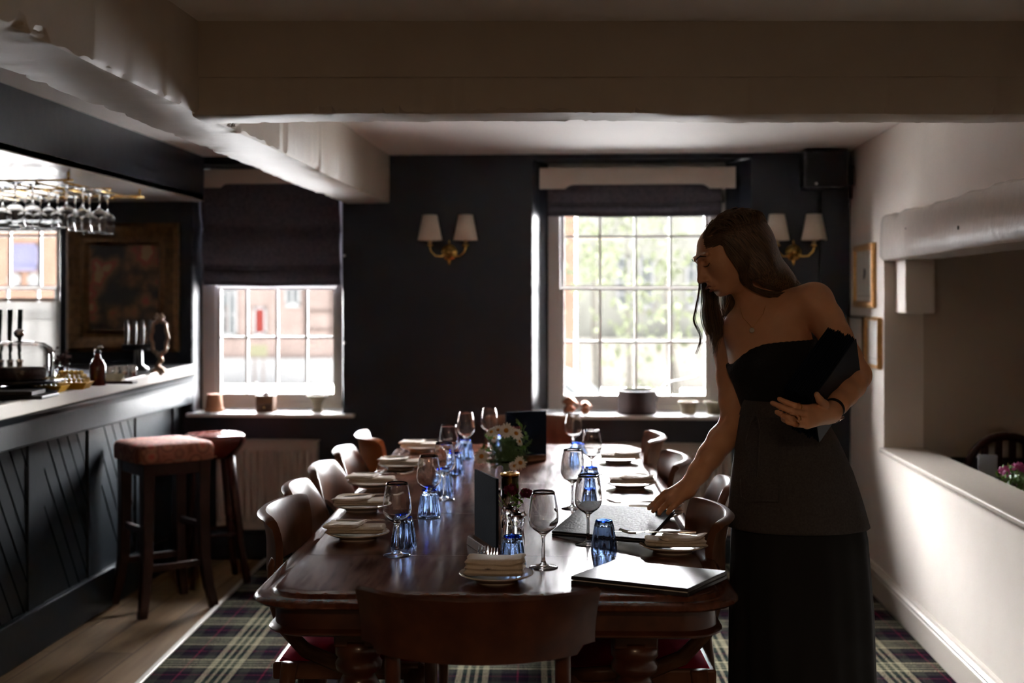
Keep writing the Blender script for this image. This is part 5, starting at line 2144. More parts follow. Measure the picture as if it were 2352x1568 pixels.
# --- jewellery and watch
p1, p2, p3 = W(1706, 728, 3.285), W(1727, 752, 3.268), W(1752, 722, 3.272)
MB().tube(pm_([W(1700, 706, 3.30), p1, p2, p3, W(1762, 690, 3.29)]), .0006, 6).build('necklace_chain', M_gold, person)
MB().lathe([(0, -.0006), (.0062, -.0006), (.0066, 0), (.0062, .0006), (0, .0006)], 20, Matrix.Translation(PIV @ W(1727, 758, 3.262)) @ Matrix.Rotation(PI / 2 + .2, 4, 'X')).build('pendant', mat('worn_silver', (.55, .50, .45), .35, 1.0), person)
ax = (J['wrL'] - J['elL']).normalized()
Mw = Matrix.Translation(PIV @ (J['wrL'] - ax * .022)) @ ax.to_track_quat('Z', 'Y').to_matrix().to_4x4()
MB().lathe([(.0262, -.006), (.0268, -.006), (.0268, .006), (.0262, .006), (.0262, -.006)], 36, Mw).build('watch_strap', M_black, person, smooth=False)
wc = PIV @ (J['wrL'] - ax * .022) + V3(.012, -.006, -.0245)
Mc = Matrix.Translation(wc) @ V3(.5, -.25, -.85).to_track_quat('Z', 'Y').to_matrix().to_4x4()
MB().lathe([(0, -.003), (.0135, -.003), (.0145, 0), (.0135, .004), (0, .0042)], 28, Mc).build('watch_case', mat('rose_gold', (.75, .5, .42), .2, 1.0), person, smooth=True)
for (a, b, r) in ((kL[2], W(1822, 961, 2.92), .0096), (kL[0], W(1826, 932, 2.945), .0098)):
    d_ = (b - a).normalized()
    Mr = Matrix.Translation(PIV @ a.lerp(b, .62)) @ d_.to_track_quat('Z', 'Y').to_matrix().to_4x4()
    MB().lathe([(r - .0015, -.0012), (r, -.0012), (r, .0012), (r - .0015, .0012), (r - .0015, -.0012)], 24, Mr).build('ring', M_gold, person, smooth=False)

# --- hair: a close cap over the skull and many locks drawn over it
C_ = Field((hc.x - .16, hc.y - .16), (hc.x + .26, hc.y + .18), .004, .004, np.arange(hc.z - .20, hc.z + .15, .004))
C_.ell(HH(0, -.024, .026), tuple(x * S for x in (.082, .106, .069)), HR, .02)
C_.ell(HH(0, -.066, -.02), tuple(x * S for x in (.068, .050, .085)), HR, .03)
C_.cone(HH(.01, -.070, -.02), W(1782, 640, 3.35), .052 * S, .034, .04)
C_.cone(W(1785, 640, 3.35), W(1822, 662, 3.37), .034, .020, .04)
# cut the face opening
C_.ell(HH(.048, -.030, -.040), tuple(x * S for x in (.038, .050, .085)), HR, .03)
C_.cone(HH(.052, -.035, -.075), W(1795, 652, 3.33), .032, .028, .03)
C_.ell(HH(-.03, .140, -.030), tuple(x * S for x in (.125, .090, .126)), HR, .008, 'sub')
C_.ell(HH(0, .030, -.115), tuple(x * S for x in (.070, .062, .045)), HR, .008, 'sub')
C_.ell(HH(0, .105, .010), tuple(x * S for x in (.060, .060, .050)), HR, .012, 'sub')
hcap = C_.mesh('hair', M_haircap, None, 8)
hcap.data.transform(PIV)
hcap.parent = person
rnd = random.Random(33)
lk = MB()


def lock(pts, r, wob=.004):
    P_ = []
    n = len(pts)
    # Catmull-Rom through the guides
    o_ = Vector((rnd.gauss(0, wob), rnd.gauss(0, wob), rnd.gauss(0, wob)))
    q = [Vector(p) for p in pts]
    for i in range(n - 1):
        p0, p1_, p2_, p3_ = q[max(i - 1, 0)], q[i], q[i + 1], q[min(i + 2, n - 1)]
        for t in (0, .25, .5, .75):
            P_.append(.5 * ((2 * p1_) + (-p0 + p2_) * t + (2 * p0 - 5 * p1_ + 4 * p2_ - p3_) * t * t + (-p0 + 3 * p1_ - 3 * p2_ + p3_) * t ** 3))
    P_.append(q[-1])
    N = len(P_)
    ph_ = rnd.uniform(0, 6)
    P_ = [p + o_ * (i / N) + hs * .0012 * math.sin(i * 1.1 + ph_) * (i / N) for i, p in enumerate(P_)]
    rs = [r * (.55 + .45 * min(1, i / 3)) * (1 - .85 * max(0, (i / N - .55) / .45) ** 1.5) for i in range(N)]
    lk.tube([PIV @ p for p in P_], rs, 5, flat=(1.0, .6))


def cap_pt(s, ang, lift=1.02):
    """point on the hair cap: s sideways -1..1, ang from brow (0) over crown to nape (pi)"""
    f = math.cos(ang)
    u = math.sin(ang)
    w_ = math.sqrt(max(0, 1 - s * s))
    return HH(s * .084 * lift, -.024 + f * .107 * w_ * lift, .026 + u * .070 * w_ * lift)


# near side: from the parting over the ear side and back to the shoulder
for i in range(330):
    a0 = rnd.uniform(.45, 2.4)
    s1 = rnd.uniform(.35, .97)
    st_ = cap_pt(.12, a0)
    g1 = cap_pt(s1 * .55, a0 + .25)
    g2 = cap_pt(s1 * .9, a0 + .75 * (1 - s1 * .4))
    tgt = rnd.uniform(0, 1)
    g3 = W(1738 + 30 * tgt, 585 + 42 * rnd.random(), 3.26 + .08 * rnd.random())
    g4 = W(1775 + 22 * tgt, 632 - 12 * tgt + 30 * rnd.random(), 3.29 + .07 * rnd.random())
    g5 = W(1812 + 22 * tgt, 650 + 14 * rnd.random(), 3.34 + .05 * rnd.random())
    lock([st_, g1, g2, g3, g4, g5, g5 + V3(.012, .085, -.035), g5 + V3(.01, .10, -.12)], rnd.uniform(.0010, .0019), .006)
# crown and back
for i in range(170):
    a0 = rnd.uniform(1.2, 2.7)
    s1 = rnd.uniform(-.5, .6)
    lock([cap_pt(s1 * .3, a0 - .4), cap_pt(s1, a0 + .1), cap_pt(s1, min(PI, a0 + .6)), W(1752 + 25 * rnd.random(), 560 + 50 * rnd.random(), 3.31 + .08 * rnd.random()),
          W(1790 + 22 * rnd.random(), 622 + 20 * rnd.random(), 3.33 + .08 * rnd.random()), W(1822 + 12 * rnd.random(), 648 + 12 * rnd.random(), 3.39), W(1830, 680, 3.47), W(1826, 760, 3.48)], rnd.uniform(.0010, .0018), .005)
# near temple sweep framing the face
for i in range(130):
    t = i / 129
    lock([cap_pt(.10, .32 + .5 * t), cap_pt(.42, .12 + .5 * t), cap_pt(.80, .16 + .6 * t), HH(.080, .044 - .05 * t, .004 - .01 * t), HH(.080, .036 - .05 * t, -.050), W(1708 + 20 * t, 650 + 8 * t, 3.265),
          W(1768 + 20 * rnd.random(), 672 + 8 * rnd.random(), 3.285), W(1815 + 10 * rnd.random(), 660 + 6 * rnd.random(), 3.34), W(1836, 664, 3.42), W(1838, 720, 3.47)], rnd.uniform(.0009, .0017), .003)
# far side: falls free in front of the far shoulder, below the chin
for i in range(230):
    t = rnd.random()
    a0 = rnd.uniform(.25, 1.6)
    xs_ = 1617 + 42 * t + rnd.gauss(0, 2)
    D0 = 3.38 + .05 * rnd.random()
    yl = 762 + 46 * math.sin(PI * min(1, max(0, t))) + rnd.uniform(-26, 14)
    lock([cap_pt(-.05, a0), cap_pt(-.6, a0 * .75), cap_pt(-.93, a0 * .5 + .1), W(1612 + 36 * t, 640, D0 - .01), W(1614 + 34 * t, 690, D0), W(xs_ - 2, 730, D0 - .01), W(xs_ + 8 - 6 * t, 765, D0 - .02), W(xs_ + 14 - 24 * t, yl, D0 - .02)], rnd.uniform(.0009, .0018), .004)
# the single wavy lock at the very front
for i in range(22):
    o2 = rnd.gauss(0, 1.8)
    lock([cap_pt(-.05, .30), cap_pt(-.55, .12), W(1601 + o2 * .5, 600, 3.35), W(1606 + o2 * .4, 660, 3.36), W(1598 + o2 * .5, 710, 3.36), W(1595 + o2, 738, 3.36), W(1610 + o2 * .6, 775, 3.36), W(1600 + o2, 812, 3.36)], rnd.uniform(.0006, .0012), .002)
for i in range(24):
    o2 = rnd.gauss(0, 3.0)
    lock([W(1668 + o2, 660, 3.42), W(1664 + o2, 700, 3.42), W(1670 + o2, 735, 3.42)], rnd.uniform(.001, .002), .004)
for i in range(60):
    o2 = rnd.gauss(0, 6.0)
    lock([W(1694 + o2 * .4, 655, 3.40), W(1686 + o2, 690, 3.395), W(1672 + o2 * .8, 728, 3.38)], rnd.uniform(.0012, .0022), .004)
hl = lk.build('hair_locks', M_hair, person, smooth=True)

# --- the bundle of menus on her arm: nine folders, each its own thing
q0 = W(1800, 890, 3.045)
E1 = V3(.069, -.054, -.030).normalized()
E2 = V3(.134, .087, .151).normalized()
E2 = (E2 - E1 * E2.dot(E1)).normalized()
E3 = E1.cross(E2).normalized()
if E3.z > 0:
    E3 = -E3
NM = 9
pitch = .0088
for k in range(NM):
    c = q0 + E1 * (k * pitch) + E2 * (.0025 * math.sin(k * 2.3)) + E3 * (.003 * math.sin(k * 1.7))
    nm_ = ['first', 'second', 'third', 'fourth', 'fifth', 'sixth', 'seventh', 'eighth', 'outermost'][k]
    o = empty('menu', c, 0, 'navy menu held under the waitress arm, ' + (nm_ + ' from her body' if k < 8 else 'outermost, its cover facing the room'), 'menu', 'bundle of navy menus held by the waitress')
    for s_ in (0, 1):
        z0_, z1_ = (.0, .0024) if s_ == 0 else (.0052, .0076)
        mb = MB().hexa([E1 * z0_, E1 * z0_ + E2 * .21, E1 * z0_ + E2 * .21 + E3 * .175, E1 * z0_ + E3 * .175],
                       [E1 * z1_, E1 * z1_ + E2 * .21, E1 * z1_ + E2 * .21 + E3 * .175, E1 * z1_ + E3 * .175])
        mb.build('cover', mat('navy_menu_outer_cover', (0.014, 0.018, 0.028), .5, spec=.35) if (k == NM - 1 and s_ == 1) else M_navycard, o, bevel=.0006, seg=1)
    MB().hexa([E1 * .0024 + E2 * .004 + E3 * .004, E1 * .0024 + E2 * .205 + E3 * .004, E1 * .0024 + E2 * .205 + E3 * .171, E1 * .0024 + E2 * .004 + E3 * .171],
              [E1 * .0052 + E2 * .004 + E3 * .004, E1 * .0052 + E2 * .205 + E3 * .004, E1 * .0052 + E2 * .205 + E3 * .171, E1 * .0052 + E2 * .004 + E3 * .171]).build('pages', M_navycard, o)
# ================================================================ BAR
BX = -2.14          # plane of the panels
FX = -2.09          # frieze board
CT = 1.02           # counter top height
bar = empty('bar_counter', (BX, 2.6, 0), 0, 'blue-grey panelled bar counter with a pale-edged black top, running along the left', 'bar counter')
R_ = Matrix.Translation((-BX, -2.6, 0))
y0b, y1b = -1.0, WY - .005
MB().box(BX - .55, BX - .03, y0b, y1b, .0, .98, R_).build('carcass', M_barblue, bar)
# frames of the panelled front: stiles where the photo shows them
yof = lambda px: onx(px, 1000, BX + .02).y
stiles = [(yof(80), yof(116)), (yof(216), yof(246)), (yof(324), yof(345)), (yof(409), y1b)]
prev = y0b
d0 = stiles[0][0] - .62
allst = [(y0b, d0 - 1.5), (d0 - .78, d0 - .62), (d0 - .0, d0 + .09)] if False else []
ys_ = [s for s in stiles]
# nearer bays repeat the same rhythm
st_near = []
yy = ys_[0][0] - .66
while yy > y0b + .2:
    st_near.append((yy - .12, yy))
    yy -= .78
allst = sorted(st_near + ys_)
for (a, b) in allst:
    MB().box(BX - .03, BX - .004, a, b, .17, .82, R_).build('stile', M_barblue, bar, bevel=.002)
MB().box(BX - .03, BX + .012, y0b, y1b, .815, .845, R_).build('top_rail', M_barblue, bar, bevel=.002)
MB().box(BX - .03, BX + .016, y0b, y1b, .0, .17, R_).build('plinth_rail', M_barblue, bar, bevel=.006)
# recessed boards with slanting v-grooves between the stiles
edges = [y0b] + [v for s in allst for v in s]
for i in range(0, len(edges) - 1, 2):
    a, b = edges[i], edges[i + 1]
    if b - a < .03:
        continue
    p = MB()
    p.box(BX - .03, BX - .012, a, b, .17, .82, R_)
    p.build('recessed_panel', M_barblue, bar)
    if i == len(edges) - 3 or b > 6.1:
        continue
    gr = MB()
    n_ = max(2, int((b - a + .65 * .62) / .095))
    for k in range(n_):
        # grooves run from lower right (far) to upper left (near), steep
        ytop = a + (k + .4) * .095 - .20
        ybot = ytop + .42
        t0, t1 = 0, 1
        z0, z1 = .82, .17
        def cl(y):
            return (y - ytop) / (ybot - ytop)
        ta, tb = max(0, cl(a)), min(1, cl(b))
        if tb - ta < .05:
            continue
        pa = (BX - .0115, ytop + (ybot - ytop) * ta, z0 + (z1 - z0) * ta)
        pb = (BX - .0115, ytop + (ybot - ytop) * tb, z0 + (z1 - z0) * tb)
        gr.tube([R_ @ Vector(pa), R_ @ Vector(pb)], .004, 4, caps=True, flat=(1, .45))  # each groove is a thin raised strip in a darker matt colour
    gr.build('panel_grooves', mat('groove_dark', (0.006, 0.008, 0.010), 1.0, spec=0.0), bar)
# frieze and cove
fz = MB()
prof = [(BX + .012, .815), (FX, .815), (FX + .004, .822), (FX + .004, .905), (FX + .012, .93), (FX + .03, .955), (FX + .055, .972), (FX + .06, .985), (BX, .985)]
rows = []
for (yy, k) in ((y0b, 2.2), (3.95, 1.6), (y1b, .35)):
    rows.append([R_ @ Vector((FX + (x - FX) * (k if x > FX else 1), yy, z)) for x, z in prof])
fz.grid(rows, close_u=True)
fz.build('frieze', M_barblue, bar)
M_ctop = mat('black_counter_top', (0.015, 0.014, 0.015), .32, spec=.3)
M_cedge = mat('pale_counter_edge', (0.50, 0.46, 0.41), .3)
xe = lambda y: -1.895 + (y - 3.95) * (-2.07 + 1.895) / (6.5 - 3.95)
tp = MB().hexa([R_ @ Vector(v) for v in ((BX - .60, y0b, .985), (xe(y0b) - .03, y0b, .985), (xe(y1b) - .03, y1b, .985), (BX - .60, y1b, .985))],
               [R_ @ Vector(v) for v in ((BX - .60, y0b, CT), (xe(y0b) - .03, y0b, CT), (xe(y1b) - .03, y1b, CT), (BX - .60, y1b, CT))])
tp.build('counter_top', M_ctop, bar)
ed = MB().hexa([R_ @ Vector(v) for v in ((xe(y0b) - .03, y0b, .970), (xe(y0b), y0b, .970), (xe(y1b), y1b, .970), (xe(y1b) - .03, y1b, .970))],
               [R_ @ Vector(v) for v in ((xe(y0b) - .03, y0b, CT + .001), (xe(y0b), y0b, CT + .001), (xe(y1b), y1b, CT + .001), (xe(y1b) - .03, y1b, CT + .001))])
ed.build('counter_edge', M_cedge, bar, bevel=.005)


def onbar(px, py):
    return onz(px, py, CT)


def at_bar(px, D):
    p = P(px, 700, D)
    return Vector((p.x, p.y, CT))


# ---- things on the counter (placed by their foot on the counter)
# glass cake dome on a dark stand
q = at_bar(44, 4.55)
o = empty('cake_dome', q, 0, 'large glass cake dome on a dark stand at the near end of the bar', 'cake dome')
MB().lathe([(0, 0), (.13, 0), (.135, .012), (.10, .02), (.03, .03), (.03, .034), (.14, .038), (.155, .044), (.155, .05), (0, .05)], 40).build('stand', mat('dark_slate', (.02, .02, .022), .25), o, smooth=False)
MB().lathe([(.118, .051), (.120, .06), (.120, .14), (.112, .165), (.085, .182), (.045, .190), (.0, .192), (0, .189), (.044, .187), (.083, .179), (.109, .163), (.117, .14), (.117, .06), (.115, .051)], 44).build('glass_bell', M_glass, o, smooth=True)
MB().lathe([(0, .191), (.006, .193), (.006, .20), (.016, .208), (.019, .219), (.014, .230), (0, .235)], 20).build('knob', mat('chrome_ball', (.7, .7, .72), .08, 1.0), o, smooth=True)
cakes = MB().lathe([(0, .051), (.075, .051), (.09, .056), (.092, .085), (.085, .094), (0, .096)], 32)
c_ = cakes.build('cake', mat('dark_fruit_cake', (.05, .025, .02), .7, bump=.8, bscale=60), o, smooth=True)
# slate board stack under it in front
q = at_bar(22, 4.36)
o = empty('slate_tray', q, .1, 'black slate tray with folded papers, at the near edge of the bar', 'tray')
MB().box(-.16, .14, -.09, .09, 0, .012).build('slate', M_black, o, bevel=.003)
MB().box(-.14, .10, -.07, .07, .0122, .026).build('folded_papers', mat('dark_paper', (.03, .026, .026), .6), o, bevel=.002)
# beer pump with dark handles behind the dome
for k, px in enumerate((-2, 22, 45)):
    q = at_bar(px, 5.05)
    o = empty('beer_tap', q, 0, ('left', 'middle', 'right')[k] + ' of three dark beer tap handles rising behind the cake dome', 'beer tap', 'dark beer tap handles behind the cake dome')
    MB().lathe([(0, 0), (.022, 0), (.022, .01), (.012, .02), (.012, .09), (.016, .10), (0, .11)], 16).build('tap_column', M_steel, o, smooth=True)
    MB().tube([(0, 0, .10), (0, 0, .20), (.002, 0, .30)], [.006, .009, .011], 10).build('tap_handle', mat('dark_teal_handle', (.012, .03, .035), .3), o, smooth=True)
# yellow trays with rows of little balls
M_yel = mat('mustard_card_tray', (.55, .30, .01), .5)
M_bead = mat('pearl_sweets', (.62, .42, .12), .2)
for k, (px, D, lb) in enumerate(((106, 4.62, 'near mustard tray of round sweets beside the cake dome'), (164, 4.80, 'mustard tray heaped with round sweets, beside the amber bottle'))):
    q = at_bar(px, D)
    o = empty('sweet_tray', q, .12, lb, 'tray', 'mustard trays of round sweets on the bar')
    t = MB()
    t.hexa([(-.055, -.045, 0), (.055, -.045, 0), (.055, .045, 0), (-.055, .045, 0)], [(-.072, -.058, .026), (.072, -.058, .026), (.072, .058, .026), (-.072, .058, .026)])
    t.build('tray', M_yel, o, bevel=.002)
    b_ = MB()
    rnd = random.Random(k)
    nr_ = 2 if k == 0 else 3
    sw = o
    for lay in range(nr_):
        for i in range(7 - lay):
            for j in range(4 - lay):
                b1 = MB()
                x = -.054 + .018 * i + .009 * lay
                y = -.030 + .019 * j + .009 * lay
                b1.lathe([(0, -.009), (.006, -.0065), (.009, 0), (.006, .0065), (0, .009)], 8, Matrix.Translation((x, y, .034 + .014 * lay)))
                if lay == nr_ - 1 or (i in (0, 6 - lay)) or j == 0:
                    b1.build('sweet', M_bead, o, smooth=True)
# small dried flower head by the window
q = at_bar(140, 5.3)
o = empty('flower_vase', q, 0, 'little dark posy standing on the bar under the end of the bar window', 'vase')
MB().lathe([(0, 0), (.016, 0), (.02, .02), (.012, .045), (.013, .06), (0, .06)], 18).build('pot', M_black, o, smooth=True)
rnd = random.Random(3)
mb = MB()
for k in range(120):
    v = Vector((rnd.gauss(0, .022), rnd.gauss(0, .015), .085 + rnd.gauss(0, .02)))
    Rr = Euler((rnd.uniform(0, 6), rnd.uniform(0, 6), rnd.uniform(0, 6))).to_matrix()
    mb.add([v + Rr @ Vector(p_) * .010 for p_ in ((-1, 0, 0), (0, -.6, 0), (1, 0, 0), (0, .6, 0))], [(0, 1, 2, 3)])
mb.build('dried_petals', mat('dusty_brown_petal', (.10, .05, .045), .7), o)
# amber bottle with swing top
q = at_bar(224, 4.98)
o = empty('bottle', q, 0, 'amber glass bottle with a stopper, standing at the front edge of the bar', 'bottle')
MB().lathe([(0, 0), (.029, 0), (.031, .004), (.031, .075), (.026, .092), (.013, .108), (.0115, .118), (.0115, .128), (0, .128)], 28).build('bottle_body', mat('amber_glass', (.07, .012, .008), .08, coat=.3), o, smooth=True)
MB().lathe([(0, .128), (.012, .128), (.013, .136), (.009, .142), (0, .144)], 18).build('stopper', M_black, o, smooth=True)
MB().tube([(0, 0, .142), (.004, 0, .152), (.018, 0, .154), (.020, 0, .146)], .0045, 8).build('spout', M_steel, o, smooth=True)
# steel shot cups in a row
for k, px in enumerate((250, 266, 284, 305)):
    q = at_bar(px, 5.42 + .04 * k)
    MBc = MB().lathe([(0, 0), (.015, 0), (.0165, .002), (.018, .052), (.0172, .052), (.0155, .004), (0, .004)], 22)
    o = MBc.build('shot_cup', M_steel, smooth=True)
    o.location = q
    tag(o, ('first', 'second', 'third', 'last')[k] + ' from the left of the small steel cups in a row on the bar', 'cup', 'small steel cups on the bar')
# folded bright card and dark tray under it
q = at_bar(262, 5.10)
o = empty('bill_tray', q, .05, 'dark oblong tray holding a pale yellow card beside the amber bottle', 'tray')
MB().box(-.075, .085, -.035, .035, 0, .010).build('tray', mat('dark_red_tray', (.04, .012, .012), .4), o, bevel=.003)
MB().hexa([(-.045, -.02, .0101), (.035, -.02, .0101), (.035, .028, .0101), (-.045, .028, .0101)], [(-.045, -.02, .0111), (.035, -.02, .0111), (.035, .028, .038), (-.045, .028, .038)]).build('card', mat('pale_yellow_card', (.75, .72, .50), .5), o)
# ornate oval stand mirror
q = at_bar(366, 5.80)
o = empty('table_mirror', q, -.2, 'ornate oval mirror on a scrolled foot at the far end of the bar', 'mirror')
M_orn = mat('dull_silver_gilt', (.42, .30, .22), .38, .8, bump=.7, bscale=90)
ring = MB()
rows = []
for i in range(40):
    a = 2 * PI * i / 40
    rx, rz = .040 + .004 * math.cos(8 * a), .082 + .005 * math.cos(8 * a)
    cx, cz = rx * math.cos(a), .165 + rz * math.sin(a)
    rr = .009 + .004 * (abs(math.sin(a)) > .93)
    rows.append([(cx + rr * math.cos(b2) * math.cos(a), rr * math.sin(b2), cz + rr * math.cos(b2) * math.sin(a)) for b2 in [2 * PI * j / 8 for j in range(8)]])
ring.grid(rows, close_u=True, close_v=True)
ring.build('frame', M_orn, o, smooth=True)
MB().lathe([(0, -.003), (.036, -.003), (.036, .0), (0, .0)], 32, Matrix.Translation((0, 0, .165)) @ Matrix.Rotation(PI / 2, 4, 'X') @ Matrix.Diagonal((1, 2.05, 1, 1))).build('mirror_glass', mat('mirror_silver', (.75, .76, .78), .03, 1.0), o)
MB().tube([(0, 0, .085), (.01, 0, .06), (-.012, 0, .035), (.016, 0, .015), (0, 0, .004)], [.010, .014, .012, .016, .02], 10).build('scrolled_stem', M_orn, o, smooth=True)
for s in (-1, 1):
    MB().tube([(0, 0, .012), (s * .02, -.01, .016), (s * .034, -.015, .006), (s * .036, -.016, .004)], [.010, .009, .007, .004], 8).build('scrolled_foot', M_orn, o, smooth=True)
MB().tube([(-.024, 0, .255), (-.012, 0, .272), (0, 0, .262), (.012, 0, .272), (.024, 0, .255)], .007, 8).build('crest', M_orn, o, smooth=True)
# dark pump with four pale handles at the back of the bar
q = Vector((-2.52, 5.75, CT))
q = at_bar(318, 6.05)
o = empty('beer_font', q, 0, 'dark beer font with four slim pale handles before the gilt-framed painting', 'beer font')
MB().lathe([(0, 0), (.05, 0), (.05, .01), (.022, .03), (.020, .10), (0, .105)], 20).build('font_column', M_black, o, smooth=True)
MB().tube([(-.075, 0, .11), (.075, 0, .11)], .016, 12).build('crossbar', M_black, o, smooth=True)
for k in range(4):
    x = -.057 + .038 * k
    MB().lathe([(0, .11), (.006, .118), (.010, .15), (.011, .20), (.009, .238), (0, .242)], 14, Matrix.Translation((x, 0, 0))).build('handle', M_glass if k == 9 else mat('grey_acrylic_handle', (.09, .08, .075), .35), o, smooth=True)


# ---- glass rack under the bulkhead ceiling with hanging glasses
BZ = 1.872
rk_c = Vector((-2.32, 5.35, BZ))
o = empty('glass_rack', rk_c, 0, 'brass rail rack fixed under the bar ceiling, wine glasses hanging from it', 'glass rack')
for k in range(7):
    x = -.60 + k * .115 + .12
    MB().tube([(x, -.42, -.045), (x, .42, -.045)], .0045, 8).build('rail', M_brass, o, smooth=True)
for yy in (-.40, .0, .40):
    MB().tube([(-.5, yy, -.034), (.24, yy, -.034)], .005, 8).build('cross_rail', M_brass, o, smooth=True)
for (x, yy) in ((-.48, -.40), (-.48, .4), (-.14, -.40), (-.14, .4), (.22, -.40), (.22, .40)):
    MB().tube([(x, yy, -.034), (x, yy, 0)], .006, 8).build('hanger', M_brass, o, smooth=True)
hang = [(35, 5.02, 1.0), (75, 5.08, 1.0), (112, 5.45, .8), (152, 5.15, 1.0), (190, 5.25, 1.05), (205, 5.55, 1.0), (228, 5.32, 1.05), (246, 5.62, 1.0), (6, 5.2, 1.0), (132, 5.62, .85), (172, 5.68, .9), (58, 5.6, .85), (92, 5.70, .85)]
for i, (px, D, sc_) in enumerate(hang):
    p = P(px, 430, D)
    c = copy_tree(wg, Vector((p.x, p.y, BZ - .048)), None, 'wine glass hanging upside down in the bar rack, ' + ['second from the left in front', 'third from the left in front', 'small one behind the third', 'in front of the window edge', 'just right of the window edge', 'behind the right group', 'second from the right end', 'at the right end, behind', 'leftmost', 'small one over the window edge', 'small one behind the right group', 'small one behind the left pair', 'small one deep in the rack middle'][i], 'wine glasses hanging in the bar rack', sc_)
    c.rotation_euler = (PI, 0, i * .5)

# ---- gilt-framed painting on the back wall
pa, pb = ony(152, 512, WY - .03), ony(410, 512, WY - .03)
zt, zb = ony(300, 512, WY - .03).z, ony(300, 808, WY - .03).z
pw, ph_ = pb.x - pa.x, zt - zb
o = empty('painting', ((pa.x + pb.x) / 2, WY, zb), 0, 'dark oil painting of flowers in a wide gilt frame behind the bar', 'painting')
M_gilt = mat('old_dark_gilt', (.10, .048, .016), .5, .5, vary=.3, vscale=30, bump=.6, bscale=70)
fr = MB()
rows = []
for (ins_, d_) in ((0, 0), (0, .035), (.02, .05), (.05, .042), (.075, .030), (.10, .034), (.112, .018), (.115, .008)):
    rows.append([(-pw / 2 + ins_, -d_, ins_), (pw / 2 - ins_, -d_, ins_), (pw / 2 - ins_, -d_, ph_ - ins_), (-pw / 2 + ins_, -d_, ph_ - ins_)])
fr.grid(rows, close_u=True)
fr.build('gilt_frame', M_gilt, o)
M_art = bpy.data.materials.new('flower_canvas')
M_art.use_nodes = True
nt = M_art.node_tree
b = nt.nodes['Principled BSDF']
b.inputs['Roughness'].default_value = .5
tc = nt.nodes.new('ShaderNodeTexCoord')
vo = nt.nodes.new('ShaderNodeTexVoronoi')
vo.inputs['Scale'].default_value = 11
ns = nt.nodes.new('ShaderNodeTexNoise')
ns.inputs['Scale'].default_value = 5
ns.inputs['Detail'].default_value = 5
r = nt.nodes.new('ShaderNodeValToRGB')
e = r.color_ramp.elements
e[0].position = .34
e[0].color = (.012, .010, .007, 1)
e[1].position = .44
e[1].color = (.07, .035, .015, 1)
for p_, c2_ in ((.50, (.16, .08, .03, 1)), (.56, (.24, .04, .025, 1)), (.62, (.26, .17, .08, 1))):
    q_ = e.new(p_)
    q_.color = c2_
mx = nt.nodes.new('ShaderNodeMath')
mx.operation = 'MULTIPLY_ADD'
mx.inputs[1].default_value = -.35
nt.links.new(tc.outputs['Object'], vo.inputs['Vector'])
nt.links.new(tc.outputs['Object'], ns.inputs['Vector'])
nt.links.new(vo.outputs['Distance'], mx.inputs[0])
ad = nt.nodes.new('ShaderNodeMath')
ad.operation = 'ADD'
ad.inputs[1].default_value = .12
nt.links.new(ns.outputs['Fac'], ad.inputs[0])
nt.links.new(ad.outputs[0], mx.inputs[2])
nt.links.new(mx.outputs[0], r.inputs['Fac'])
nt.links.new(r.outputs['Color'], b.inputs['Base Color'])
MB().box(-pw / 2 + .11, pw / 2 - .11, -.009, -.004, .11, ph_ - .11).build('canvas', M_art, o)


